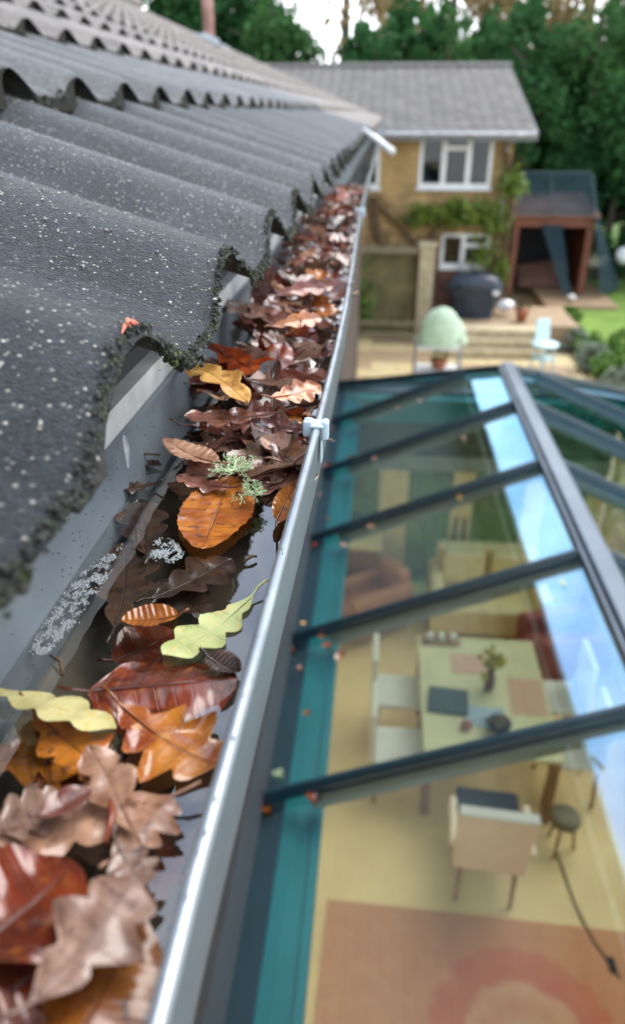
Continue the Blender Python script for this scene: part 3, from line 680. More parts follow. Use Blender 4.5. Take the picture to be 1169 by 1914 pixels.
# floating
P('beech', 'orange', (428, 893), (375, 1030), .041, 'shiny orange beech leaf with ribbed veins floating in the middle', .0025, 21, fold=.10, curl=.16, ripple=.08)
P('oak', 'palegreen', (480, 1118), (312, 1232), .026, 'pale yellow green oak leaf floating near the rim', .0015, 22, fold=.12, curl=.2, lobes=4)
P('oak', 'paleyellow', (-30, 1283), (212, 1362), .023, 'pale yellow oak leaf reaching in from the left edge', .005, 23, fold=.1, curl=-.1, roll=-.35)
P('beech', 'darkred', (165, 1300), (445, 1275), .052, 'large dark red beech leaf folded to a glossy ridge', .001, 24, fold=-.35, curl=.05, ripple=.3, pleat=.25)
P('beech', 'brown', (385, 1225), (448, 1255), .012, 'curled dark leaf tip beside the pale green leaf', .005, 25, fold=.6)
P('beech', 'orange', (335, 1150), (228, 1158), .016, 'small curled brown beech leaf left of the pale green leaf', .002, 26, fold=.5, curl=.2)
P('oak', 'orange_oak', (215, 1322), (402, 1440), .038, 'bright orange oak leaf with ragged wet lobes', .003, 27, fold=.05, curl=.15, ripple=.45)
P('oak', 'orange', (60, 1330), (205, 1450), .026, 'wet rust coloured oak leaf under the orange one', .001, 271, fold=.05, curl=.1, ripple=.35)
P('oak', 'tan', (322, 1490), (-15, 1560), .030, 'wide pale tan oak leaf lying across the gutter', .004, 28, fold=.08, curl=.12, ripple=.3)
P('oak', 'tan', (262, 1560), (172, 1395), .018, 'narrow tan oak leaf with rounded lobes standing on the wide tan leaf', .009, 29, fold=.15, curl=.18, ripple=.3, lobes=3)
P('oak', 'tan', (205, 1610), (318, 1490), .022, 'short tan oak leaf nearest the rim', .006, 30, fold=-.15, curl=.1, ripple=.2)
P('oak', 'greytan', (-40, 1560), (120, 1490), .024, 'grey pink oak lobe at the left edge', .006, 301, fold=.1, curl=.1)
P('beech', 'pink', (75, 1525), (170, 1475), .010, 'small rolled brown leaf on the tan leaf', .011, 302, fold=.5, curl=.1, pleat=0)
P('beech', 'darkred', (-70, 1790), (142, 1612), .040, 'dark red wet leaf at the lower left edge', .010, 31, fold=.2, curl=.2, ripple=.3, pleat=.3)
P('oak', 'darkred', (-60, 1900), (100, 1800), .040, 'very dark red leaf in the lower left corner', .004, 32, fold=.1, curl=.1)
P('beech', 'orange', (120, 2000), (262, 1715), .030, 'dark orange leaf under the grey tan leaf in the lowest corner', .006, 33, fold=-.2, curl=.2, pleat=.4)
P('oak', 'greytan', (62, 1880), (262, 1640), .030, 'grey tan oak leaf lying on top at the bottom', .016, 34, fold=-.10, curl=-.15, ripple=.35, lobes=3)
P('oak', 'greytan', (215, 1575), (270, 1660), .016, 'grey lobed leaf piece above the grey tan leaf', .010, 35, fold=.1)
P('oak', 'pink', (-30, 2000), (80, 1900), .03, 'pinkish wet leaf cut by the lower picture edge', .006, 36)
P('oak', 'brown', (292, 905), (222, 912), .020, 'small wet dark brown oak leaf at the left of the heap', .003, 37, fold=.3, ripple=.5, curl=.3)
P('beech', 'tan', (408, 868), (310, 822), .021, 'small pale tan beech leaf curled beside the lichen', .014, 38, fold=.3, curl=.3)
P('oak', 'pink', (440, 915), (330, 893), .018, 'pinkish brown oak leaf behind the orange beech leaf', .006, 39, fold=.2, ripple=.4)
P('oak', 'yellow', (328, 668), (472, 742), .030, 'ochre yellow oak leaf with turned up edge beside the tiles', .036, 40, fold=.25, curl=-.25, ripple=.35, roll=.05)
P('oak', 'pink', (525, 775), (345, 783), .036, 'broad purplish brown oak leaf below the ochre leaf', .022, 41, fold=.1, curl=.2, ripple=.3)
P('oak', 'brown', (240, 860), (302, 870), .008, 'twisted thin dark leaf at the edge of the water', .002, 42, fold=.9, ripple=.8)
P('beech', 'orange', (508, 975), (556, 900), .012, 'narrow brown strip of leaf against the rim', .006, 43, roll=.6)
P('oak', 'pink', (555, 835), (455, 905), .022, 'brownish purple leaf by the rim below the clip', .004, 44, ripple=.3)
P('oak', 'red', (395, 640), (490, 700), .024, 'dark red leaf behind the ochre yellow leaf', .036, 45, roll=.5, ripple=.3)
P('oak', 'orange', (505, 745), (598, 722), .022, 'orange russet leaf beside the rim above the clip', .034, 46, roll=.45, ripple=.3)
P('oak', 'red', (515, 548), (625, 532), .020, 'bright russet leaf curling up out of the heap', .040, 47, roll=.9, curl=-.3, fold=.3)
P('oak', 'orange', (512, 608), (604, 592), .018, 'orange brown leaf standing up in the heap', .038, 48, roll=.8, curl=-.3, fold=.3)
P('oak', 'greytan', (390, 545), (500, 600), .034, 'pale grey tan oak leaf by the tile edge', .036, 49, curl=.2, ripple=.3)

# the packed heap
lib = {'oak': [leaf_mesh('leaf', 'oak', .052*s_, .034*s_, 100+i, n=26, mh=4, fold=rnd.uniform(-.2, .35), curl=rnd.uniform(-.4, .4), ripple=rnd.uniform(.15, .4), lobes=rnd.choice((3, 4, 4, 5)), bend=rnd.uniform(-.2, .3)) for i, s_ in enumerate([.8, 1, 1.1, .9, 1.2, 1, .75, 1.05, .95])],
       'beech': [leaf_mesh('leaf', 'beech', .044*s_, .028*s_, 200+i, n=26, mh=4, fold=rnd.uniform(-.2, .5), curl=rnd.uniform(-.4, .4), ripple=rnd.uniform(.15, .35), bend=rnd.uniform(-.2, .4), pleat=.5) for i, s_ in enumerate([.8, 1, 1.15, .9, 1.1, .7])]}
cols = ['pink']*14 + ['brown']*8 + ['greytan']*9 + ['tan']*3 + ['orange']*2 + ['red']*2 + ['darkred']*5 + ['orange_oak']
cname = {'pink': 'pinkish brown', 'brown': 'dark brown', 'greytan': 'grey tan', 'tan': 'pale tan', 'orange': 'rusty orange', 'red': 'russet', 'darkred': 'dark red', 'orange_oak': 'amber'}
N_HEAP = 255
for q in range(N_HEAP):
    t = q/N_HEAP; y = .425 + (t**1.5)*2.05 + rnd.gauss(0, .012)
    u = rnd.random(); x0, x1 = -.132, gx(-.056, y)
    if y < .47: x0 = -.118
    x = x0 + (x1-x0)*u
    rise = min(1, max(0, (y-.40)/.20))*(1 if y < 1.9 else max(0, 1-(y-1.9)/.5))
    lvl = rnd.random()
    z = WZ + .001 + rise*(.006 + .024*lvl*(1-.5*abs(2*u-1)**3)) + (.008 if y > .8 else 0)*lvl*rise
    kd = 'oak' if rnd.random() < .62 else 'beech'; cn = rnd.choice(cols); me = rnd.choice(lib[kd])
    o = link(kd+'_leaf', me); 
    if not me.materials: me.materials.append(LM['pink'])
    o.material_slots[0].link = 'OBJECT'; o.material_slots[0].material = LM[cn]
    tilt = .16 + .38*rnd.random()*rise
    o.location = (x, y, z); o.rotation_euler = (rnd.gauss(0, tilt), rnd.gauss(0, tilt), rnd.uniform(0, 2*PI))
    big = 'small' if max(v.co.x for v in me.vertices) < .022 else 'large'
    lie = 'tipped on edge' if max(abs(o.rotation_euler[0]), abs(o.rotation_euler[1])) > .6 else 'lying flat'
    where = 'by the tiles' if u < .33 else ('mid gutter' if u < .66 else 'by the rim')
    dist = 'before the near clip' if y < .5 else ('just past the near clip' if y < .8 else ('halfway between the clips' if y < 1.2 else 'near the far clip'))
    tag(o, f'{big} {cname[cn]} {kd} leaf {lie} {where}, {dist}', 'leaf', 'leaves packed in the gutter')
# fine broken litter in between
b = MB()
for q in range(900):
    y = .44 + rnd.random()**1.3*2.1; x = rnd.uniform(-.13, gx(-.052, y)); rise = min(1, max(0, (y-.38)/.2))*(1 if y < 2 else max(0, 1-(y-2)/.5)); z = WZ + rnd.uniform(0, .018)*rise + .001
    r_ = rnd.uniform(.002, .010); a = rnd.uniform(0, 6.3); tl = rnd.gauss(0, .4)
    p = Vector((x, y, z)); d = Vector((math.cos(a), math.sin(a), tl))*r_; e = Vector((-math.sin(a), math.cos(a), rnd.gauss(0, .4)))*r_*rnd.uniform(.3, .7)
    b.add([p-d, p-e*.9+d*.1, p+d*.9, p+e+d*.2, p+Vector((0, 0, r_*.2))], [(0, 1, 4), (1, 2, 4), (2, 3, 4), (3, 0, 4)])
o = b.build('leaf_litter', mat('broken_leaf_litter', (.16, .08, .05), rough=.3, col2=(.05, .022, .015), nscale=150, coat=.8)); tag(o, 'small broken brown leaf scraps between the packed leaves', 'leaf litter', kind='stuff')

# lichen tuft
def lichen(loc, label, size, seed):
    r = random.Random(seed); b = MB()
    def br(p, d, ln, rad, dep):
        n = p + d*ln; b.tube([p, (p+n)/2 + Vector((r.gauss(0, 1), r.gauss(0, 1), r.gauss(0, 1)))*ln*.12, n], [rad, rad*.9, rad*.7], 5)
        if dep:
            for _ in range(r.choice((2, 2, 3))): br(n, (d + Vector((r.gauss(0, .7), r.gauss(0, .7), r.gauss(.05, .4)))).normalized(), ln*r.uniform(.6, .85), rad*.75, dep-1)
    for k in range(11):
        a = 2*PI*k/11; br(Vector((r.gauss(0, .1), r.gauss(0, .1), 0))*size, Vector((math.cos(a), math.sin(a), r.uniform(.0, .7))).normalized(), size*.36, size*.045, 4)
    o = b.build('lichen', M['lichen'], None, True); o.location = loc; return tag(o, label, 'lichen')
lichen(at_z(440, 880, WZ+.010), 'pale green branching lichen tuft on the leaf heap', .015, 5)
lichen(at_z(468, 925, WZ+.008), 'thinner strands of pale green lichen hanging beside the orange beech leaf', .010, 6)
# reddish husk on the tile edge, scrap on the upper course, small feather
b = MB(); 
p = tilepoint(0, 0, 0, .47, .002)
for k in range(7):
    a = rnd.uniform(-.9, .9); d = Vector((rnd.uniform(-.3, .5), rnd.uniform(-1, 1), rnd.uniform(-.6, .3)))*.008
    b.tube([p-d*.3+Vector((0, rnd.uniform(-.004, .004), 0)), p+d*.4+Vector((0, 0, .0012)), p+d], [.0003, .0011, .0003], 5)
o = b.build('bud_husk', mat('red_husk', (.45, .14, .08), rough=.5)); tag(o, 'reddish dry husk caught on the corner of the nearest tile roll', 'husk')
P2 = tilepoint(0, 4, .325, .9, .012)
o = link('leaf_scrap', leaf_mesh('leaf', 'beech', .03, .012, 77, stem=False), LM['orange_oak']); o.location = P2; o.rotation_euler = (.2, .1, 1.9); tag(o, 'small orange leaf scrap tucked under the second course of tiles', 'leaf')
b = MB(); a = at_z(232, 815, H-.165); c = at_z(240, 875, H-.180)
for k in range(5):
    s_ = Vector((rnd.gauss(0, .0012), rnd.gauss(0, .0012), 0)); b.tube([a+s_, (a+c)/2+s_*1.8+Vector((0, 0, .001)), c+s_*.6], [.0002, .0007, .0002], 5)
o = b.build('feather', M['bubble']); tag(o, 'tiny white feather hanging on the wet back wall of the gutter', 'feather')
for k, (pa, pb, zz, lab) in enumerate([((95, 1225), (118, 1262), .003, 'small bent twig beside the froth'), ((455, 1050), (480, 1040), .002, 'tiny dark twig floating near the rim'), ((205, 1495), (198, 1575), .012, 'thick brown leaf stalk lying on the tan leaves'), ((240, 855), (300, 850), .006, 'dark curled twig at the left end of the heap')]):
    a = at_z(*pa, WZ+zz); c = at_z(*pb, WZ+zz); b = MB(); b.tube([a, (a+c)/2+Vector((.001, .0015, .001)), c], [.0006, .0009 if k != 2 else .0013, .0007], 7)
    o = b.build('twig', LM['red'] if k == 2 else M['twig'], None, True); tag(o, lab, 'twig')

# ------------------------------------------------------------------ conservatory
hG = 2.70; ZL = H-hG; XL = -.43; XR_ = .427*hG; ZR = H-.748*hG; XR2 = 2*XR_-XL; YF = 2.976*hG; YR = 2.438*hG; Y0 = -1.6
cons = thing('conservatory', (XR_, 3.5, 0), 'glass roofed conservatory with blue grey bars beside the house wall', 'conservatory')
CO = cons.location
def cb(b, name, mt, smooth=False, bevel=0, parent=None):
    b.v = [v-CO for v in b.v]; return b.build(name, mt, parent or cons, smooth, bevel)
ybars = [.85*hG + .4225*hG*k for k in range(-3, 5)]
nL = Vector((-(ZR-ZL), 0, XR_-XL)).normalized(); nR = Vector((nL.x*-1, 0, nL.z))
def onL(y, t): return Vector((XL+(XR_-XL)*t, y, ZL+(ZR-ZL)*t))
def onR(y, t): return Vector((XR2-(XR2-XR_)*t, y, ZL+(ZR-ZL)*t))
def hip_t(y): return 1.0 if y <= YR else max(0, 1-(y-YR)/(YF-YR))
for S, nn in ((onL, nL), (onR, nR)):
    ye = [Y0] + ybars + [YF]
    for ya, yb in zip(ye, ye[1:]):           # panes
        ta, tb = hip_t(ya), hip_t(yb); low = [S(ya, 0), S(yb, 0)]
        poly = [S(ya, 0)] + ([S(yb, 0)] if yb < YF-.01 else [S(YF, 0)]) + ([S(yb, tb)] if tb > .01 else []) + ([S(YR, 1)] if ya < YR < yb else []) + [S(ya, ta)]
        n = len(poly); b = MB(); b.add([q for q in poly] + [q - nn*.006 for q in poly], [tuple(range(n)), tuple(range(n, 2*n))[::-1]] + [(k, (k+1) % n, n+(k+1) % n, n+k) for k in range(n)])
        cb(b, 'pane', M['pane'])
    for y in ybars:
        t1_ = hip_t(y); b = MB(); b.bar(S(y, .005), S(y, t1_*.985), .044, .042, nn); b.bar(S(y, .005), S(y, t1_*.985), .026, .018, nn, .040); cb(b, 'glazing_bar', M['frame'], bevel=.006)
        b = MB(); b.bar(S(y, .13), S(y, t1_*.97), .045, .075, nn, -.085); cb(b, 'bar_underside', M['sage'])
for S, nn in ((onL, nL), (onR, nR)):
    b = MB(); b.bar(S(YF, 0)+nL*0, S(YR, 1), .07, .055, Vector((0, .3, 1)), .0); cb(b, 'hip_bar', M['frame'], bevel=.006)
ph = [onL(YF, 0), onR(YF, 0), onL(YR, 1)]; nh = (ph[1]-ph[0]).cross(ph[2]-ph[0]).normalized()
b = MB(); b.add(ph + [q-nh*.006 for q in ph], [(0,1,2), (5,4,3), (0,3,4,1), (1,4,5,2), (2,5,3,0)]); cb(b, 'pane', M['pane'])
b = MB(); b.box(XR_-.078, XR_+.078, Y0, YR+.05, ZR-.02, ZR+.035); b.box(XR_-.05, XR_+.05, Y0, YR+.045, ZR+.034, ZR+.065); cb(b, 'ridge_cap', M['ridge'], bevel=.01)
b = MB(); b.box(XR_-.03, XR_+.03, Y0, YR, ZR-.16, ZR-.022); cb(b, 'ridge_beam', M['sage'])
# eaves beams: dark outer section, teal inner section
EW = .10
b = MB(); b.box(XL-.02, XL+EW, Y0, YF+.06, ZL-.13, ZL-.012); cb(b, 'eaves_beam', M['frame'])
b = MB(); b.box(XR2-EW, XR2+.04, Y0, YF+.06, ZL-.13, ZL-.012); cb(b, 'eaves_beam', M['frame'])
b = MB(); b.box(XL+EW+.002, XR2-EW-.002, YF-EW, YF+.06, ZL-.13, ZL-.012); cb(b, 'eaves_beam', M['frame'])
b = MB(); b.box(XL-.015, XL+.012, Y0, YF, ZL-.01, ZL+.40); cb(b, 'wall_flashing', M['dark'])
tl = MB()
for x0, x1, z1, z0 in ((XL+EW+.003, XL+.165, ZL-.03, ZL-.15), (XL+.165, XL+.235, ZL-.05, ZL-.15), (XL+.235, XL+.27, ZL-.035, ZL-.16)): tl.box(x0, x1, Y0, YF-.28, z0, z1)
cb(tl, 'teal_ledge', M['teal'])
b = MB(); b.box(XR2-.27, XR2-EW-.003, Y0, YF-.28, ZL-.16, ZL-.035); cb(b, 'teal_ledge', M['teal'])
b = MB(); b.box(XL+EW+.003, XR2-EW-.003, YF-.275, YF-EW-.003, ZL-.30, ZL-.035); cb(b, 'teal_ledge', M['teal'])
# floor, walls
b = MB(); b.box(XL, XR2, Y0, YF, -.05, .012); cb(b, 'floor', M['floor'])
b = MB(); b.box(XL-.018, XL+.03, Y0, YF-.1, .013, ZL-.152); cb(b, 'house_side_wall', M['plaster'])
b = MB(); b.box(XL, XR2, Y0-.1, Y0, .013, ZR-.2); cb(b, 'end_wall', M['plaster'])
# side and far glazing: posts, sills, panes
b = MB(); b.box(XR2-.12, XR2+.02, Y0, YF-.16, .013, .62); cb(b, 'dwarf_wall', M['plaster'])
for y in [Y0+.1+k*1.15 for k in range(9)]:
    b = MB(); b.box(XR2-.09, XR2-.02, y-.04, y+.04, .625, ZL-.165); cb(b, 'window_post', M['cream'])
b = MB(); b.box(XR2-.06, XR2-.05, Y0, YF-.16, .625, ZL-.165); cb(b, 'side_pane', M['winglass'])
YW = YF-.13
for x0, x1, z0, z1 in ((.09, .42, .013, 1.63), (.93, 1.17, .013, 1.63), (1.75, 1.98, .013, 1.63), (-.39, -.30, .013, 1.63), (2.45, 2.62, .013, 1.63), (-.40, 2.64, 1.64, 1.82)):
    b = MB(); b.box(x0, x1, YW-.05, YW+.03, z0, z1); cb(b, 'door_frame' if z0 < 1 else 'transom', M['cream'] if z0 < 1 else M['sage'])
for x in (1.0, 1.10):     # dark handle slots on the middle posts
    b = MB(); b.box(x-.015, x+.015, YW-.062, YW-.052, .75, 1.05); cb(b, 'door_handle', M['dark'])
b = MB(); b.box(-.40, 2.64, YW+.04, YW+.05, .013, ZL-.165); cb(b, 'door_pane', glass_mat('green_reflection_glass', (.30, .42, .34), base=.03))  # dark green reflection put into the glass tint
b = MB(); b.box(-.40, 2.64, YW-.02, YW+.02, 1.825, ZL-.305); cb(b, 'header_panel', mat('olive_header', (.085, .105, .06), rough=.7)); 
b = MB()
for k in range(1, 8): pass

# furniture -------------------------------------------------------
def dining_chair(x, y, rz, label, seat=M['navy'], back=M['fabric']):
    t = thing('dining_chair', (x, y, .012), label, 'chair', None, rz)
    b = MB(); b.box(-.24, .24, -.22, .42, .40, .52); b.build('seat', seat, t, bevel=.02)
    b = MB(); v0 = .50
    b.add([(-.255, -.24, .40), (.255, -.24, .40), (.255, -.16, .40), (-.255, -.16, .40), (-.27, -.34, 1.06), (.27, -.34, 1.06), (.27, -.27, 1.06), (-.27, -.27, 1.06)], [(0,3,2,1), (4,5,6,7), (0,1,5,4), (1,2,6,5), (2,3,7,6), (3,0,4,7)]); b.build('backrest', back, t, bevel=.02)
    b = MB(); b.box(-.265, .265, -.345, -.262, 1.062, 1.085); b.build('top_edge', M['fabricwhite'], t, bevel=.008)
    for sx, sy in ((-.2, -.21), (.2, -.21), (-.2, .22), (.2, .22)):
        b = MB(); b.tube([(sx, sy, 0), (sx*.97, sy*.97, .42)], [.014, .02], 8); b.build('leg', M['wood'], t)
    for sx in (-.27, .27):
        b = MB(); b.bar((sx, -.27, .66), (sx, .2, .60), .05, .04); b.bar((sx, .18, .45), (sx, .18, .6), .045, .04, Vector((0, 1, 0))); b.build('armrest', back, t, bevel=.01)
dining_chair(.97, 3.88, -.08, 'beige upholstered dining chair at the near end of the table')
t = thing('dining_table', (1.05, 5.1, .012), 'long pale green dining table under the glass roof', 'table')
b = MB(); b.box(-.55, .55, -.68, .85, .70, .74); b.build('tabletop', M['tabletop'], t, bevel=.006)
for sx in (-.5, .5):
    for sy in (-.62, .8): b = MB(); b.box(sx-.035, sx+.035, sy-.035, sy+.035, 0, .698); b.build('leg', M['wood'], t)
b = MB(); b.box(-.46, .46, -.6, .78, .62, .698); b.build('apron', M['cream'], t)
def chair2(x, y, rz, label, mt=M['fabricwhite']):
    t = thing('dining_chair', (x, y, .012), label, 'chair', None, rz)
    b = MB(); b.box(-.22, .22, -.22, .22, .42, .47); b.build('seat', mt, t, bevel=.015)
    b = MB(); b.box(-.22, .22, -.26, -.21, .47, .98); b.build('backrest', mt, t, bevel=.015)
    for sx in (-.19, .19):
        for sy in (-.19, .19): b = MB(); b.tube([(sx*1.08, sy*1.08, 0), (sx, sy, .42)], .016, 8); b.build('leg', M['wood'], t)
chair2(.33, 4.75, -PI/2, 'cream chair on the left side of the table, nearest the camera')
chair2(.33, 5.45, -PI/2, 'cream chair on the left side of the table, farther away')
chair2(1.77, 4.85, PI/2, 'pale chair on the right side of the table, nearest the camera')
chair2(1.77, 5.5, PI/2, 'pale chair on the right side of the table, farther away')
TZ = .753
def flat(name, x, y, w, d, mt, label, cat, rz=0, h_=.004, group=None):
    o = MB().box(-w/2, w/2, -d/2, d/2, 0, h_).build(name, mt); o.location = (x, y, TZ); o.rotation_euler[2] = rz; return tag(o, label, cat, group)
flat('place_mat', .98, 5.55, .36, .28, M['pinkmat'], 'pink place mat left of the flower vase', 'place mat')
flat('place_mat', 1.42, 5.15, .30, .46, M['pinkmat'], 'pink place mat right of the flower vase', 'place mat', -.05)
flat('dark_tray', .73, 5.02, .34, .30, M['darkmat'], 'dark green rectangular tray on the left of the table', 'tray', -.1, .03)
flat('magazine', 1.03, 4.86, .32, .24, M['paper'], 'pale blue picture magazine near the glazing bar', 'magazine', -.05, .008)
t = thing('flower_vase', (1.10, 5.22, TZ), 'dark vase with yellow flowers on the table', 'vase')
MB().lathe([(.03, 0), (.045, .02), (.05, .1), (.03, .2), (.04, .24)], n=16).build('vase', mat('dark_vase', (.12, .04, .03), rough=.3), t, True)
b = MB()
for k in range(26): b.blob((rnd.gauss(0, .055), rnd.gauss(0, .055), .32+rnd.gauss(0, .04)), .028, k, 1, .6, 3)
b.build('flowers', M['yellowflower'], t)
t = thing('plant_bowl', (1.12, 4.72, TZ), 'dark bowl with dried flowers on the magazine edge', 'bowl')
MB().lathe([(.05, 0), (.09, .04), (.10, .09)], n=18).build('bowl', M['navy'], t, True)
b = MB()
for k in range(12): b.blob((rnd.gauss(0, .04), rnd.gauss(0, .04), .10+rnd.gauss(0, .015)), .03, k, 1, .6, 3)
b.build('dried_flowers', mat('dried_flower', (.10, .07, .04), rough=.9), t)
o = MB().blob((0, 0, .03), .05, 3, 2, .5, 2.5).build('fruit', mat('red_fruit', (.32, .10, .05), rough=.5), None, True); o.location = (.86, 4.72, TZ); tag(o, 'reddish brown fruit beside the magazine', 'fruit')
t = thing('cup_tray', (.72, 5.86, TZ), 'narrow tray of small cups at the far end of the table', 'tray')
MB().box(-.18, .18, -.06, .06, 0, .02).build('tray', M['wood'], t)
for k in range(3): MB().lathe([(.03, .02), (.035, .09)], (-.11+.11*k, 0, 0), 12).build('cup', M['fabricwhite'], t, True)
def sofa(x, y, rz, w, mt, label, name='sofa', cat='sofa', hb=.85):
    t = thing(name, (x, y, .012), label, cat, None, rz)
    MB().box(-w/2, w/2, -.35, .30, .08, .42).build('seat', mt, t, bevel=.04)
    MB().box(-w/2, w/2, .30, .48, .10, hb).build('backrest', mt, t, bevel=.05)
    for sx in (-1, 1): MB().box(sx*w/2-.07, sx*w/2+.07, -.35, .47, .08, .6).build('armrest', mt, t, bevel=.04)
    return t
t = sofa(1.35, 7.2, 0, 1.15, M['cream'], 'cream sofa in front of the far doors')
for sx in (-.27, .27): MB().box(sx-.24, sx+.24, .15, .3, .44, .84).build('cushion', M['cream'], t, bevel=.05)
sofa(-.02, 7.0, -.9, .42, M['terra'], 'orange armchair in the far left corner', 'armchair', 'armchair', .75)
sofa(2.0, 6.45, -1.3, .45, M['red'], 'dull red armchair on the right of the sofa', 'armchair', 'armchair', .95)
t = thing('cabinet', (-.10, 7.5, .012), 'low yellow cabinet against the far left doors', 'cabinet')
MB().box(-.25, .22, -.16, .16, 0, .85).build('body', M['wood'], t); MB().box(-.27, .24, -.18, .18, .852, .89).build('top', M['cream'], t)
t = thing('stool', (1.62, 4.22, .012), 'round grey footstool at the near right corner of the table', 'stool')
MB().lathe([(.08, .30), (.12, .32), (.12, .37), (.10, .39)], n=18).build('seat', M['timber'], t, True)
for k in range(3): MB().tube([(.12*math.cos(k*2.1), .12*math.sin(k*2.1), 0), (.07*math.cos(k*2.1), .07*math.sin(k*2.1), .32)], .012, 6).build('leg', M['wood'], t)
o = MB().box(-1.35, 1.75, -2.4, .52+.32, 0, .012).build('rug', M['rug']); o.location = (1.12, 2.72, .013); o.rotation_euler[2] = -.03; tag(o, 'orange rug with a red arched band on the conservatory floor', 'rug')
cpts = [at_z(1040, 1590, .02), at_z(1075, 1690, .02), at_z(1110, 1760, .03), at_z(1140, 1800, .03), at_z(1160, 1830, .03)]
o = MB().tube(cpts, .007, 6).build('cable', M['dark']); tag(o, 'thin dark cable running over the floor onto the rug', 'cable')
t = thing('cable_switch', at_z(1145, 1805, .03), 'small dark inline switch on the cable over the rug', 'switch'); MB().box(-.02, .02, -.05, .05, 0, .025).build('switch_body', M['dark'], t, bevel=.006)

# leaf scraps lying on the glass roof
spots = [(575, 1333, 1), (488, 1385, 1), (500, 1515, 1), (585, 1492, 0), (566, 1166, 2), (602, 1192, 1), (636, 1226, 3), (632, 998, 1), (695, 985, 3), (860, 930, 2), (866, 820, 3), (785, 750, 3), (743, 762, 1),
         (1052, 1090, 4), (612, 1208, 0), (642, 1020, 0), (590, 1018, 0), (612, 870, 0), (598, 925, 1), (614, 968, 0), (545, 1215, 0), (700, 858, 0), (575, 940, 1), (560, 1250, 0), (655, 855, 0), (620, 800, 1)]
cn = ['dark red', 'orange', 'yellow', 'pale pink', 'pale green']; cm = ['red', 'orange', 'yellow', 'tan', 'palegreen']
sl_me = [leaf_mesh('leaf', 'beech', .075, .05, 300+k, n=12, mh=3, stem=False, curl=.6, fold=.3) for k in range(3)]
for k, (px, py, c) in enumerate(spots):
    p = at_plane(px, py, onL(0, 0)+nL*.055, nL); me = sl_me[k % 3]
    if not me.materials: me.materials.append(LM['orange'])
    o = link('fallen_leaf', me); o.material_slots[0].link = 'OBJECT'; o.material_slots[0].material = LM[cm[c]]
    onbar = min(abs(p.y-y) for y in ybars) < .07
    o.location = p if onbar else at_plane(px, py, onL(0, 0)+nL*.004, nL); s_ = rnd.uniform(.6, 1.05); o.scale = (s_, s_, s_)
    o.rotation_euler = (0, -math.atan2(ZR-ZL, XR_-XL), rnd.uniform(0, 6))
    near = 'bottom' if py > 1300 else ('third' if py > 1100 else ('middle' if py > 930 else 'far'))
    side_ = 'lower end' if px < 720 else ('middle' if px < 900 else 'upper end')
    tag(o, f'small {cn[c]} leaf {"on a bar" if onbar else "on the glass"}, {side_} of the {near} roof panes', 'leaf', 'small leaves fallen on the glass roof')
p = at_plane(520, 1446, onL(0, 0)+nL*.01, nL); lichen(p, 'pale green lichen tuft lying on the lower end of the nearest glass pane', .03, 9)

# ------------------------------------------------------------------ ground, patio, lawn
o = MB().box(-60, 90, -30, 160, -.5, -.03).build('ground', M['earth']); tag(o, kind='structure')
o = MB().box(5.0, 40, 15.5, 60, -.028, .12).build('lawn', M['grass']); tag(o, kind='structure')
o = MB().box(-1.5, 4.7, 8.3, 20.4, -.029, -.012).build('patio', M['timber']); tag(o, kind='structure')
y = 8.35; row = 0
while y < 20.3:
    d = (.62, .9, .62)[row % 3]; x = -1.4
    while x < 4.6:
        w_ = rnd.choice((.62, .9, 1.25)); w_ = min(w_, 4.65-x)
        if w_ > .2 and not (x > 1.5 and y > 17.6):
            q = MB().box(.008, w_-.008, .008, min(d, 20.35-y)-.008, -.011, rnd.uniform(.0, .008)).build('slab', rnd.choice((M['slabA'], M['slabA'], M['slabB'], M['slabC'])), o); q.location = (x, y, 0)
        x += w_
    y += d; row += 1
TR = .60       # raised terrace before the far house
tr = MB().box(1.65, 4.9, 18.9, 21.0, -.02, TR).build('terrace', M['slabB']); tag(tr, kind='structure')
st = thing('garden_steps', (2.9, 18.3, 0), 'broad pale stone steps up to the terrace', 'steps')
for k in range(3): MB().box(-1.2, 1.1, .2*k-.3+.003*k, .6, .002 if k == 0 else .2*k+.001, .2*(k+1)).build('step', M['stone'], st, bevel=.015)
o = MB().box(4.905, 5.35, 20.3, 22.9, -.02, .22).box(4.905, 7.0, 22.902, 26.5, -.02, .22).build('gravel_path', M['slabB']); tag(o, kind='structure')

# ------------------------------------------------------------------ far house
YH = 20.5
def fz(px, py): return at_y(px, py, YH)
fh = thing('far_house', (0, YH, 0), 'two storey ochre house with grey tiled roof at the end of the garden', 'house'); FO = fh.location
def fb(b, name, mt, parent=None, bevel=0): b.v = [v-FO for v in b.v]; return b.build(name, mt, parent or fh, bevel=bevel)
EZ = fz(850, 248).z; XE = fz(1008, 245).x; XW = fz(962, 260).x
PITCH = math.radians(15.5)
wins = [(787, 915, 255, 352, 'up'), (826, 911, 436, 501, 'low'), (560, 709, 262, 352, 'left')]
holes = []
for a, c, t_, bt, k in wins: p1_ = fz(a, t_); p2_ = fz(c, bt); holes.append((p1_.x, p2_.x, p2_.z, p1_.z))
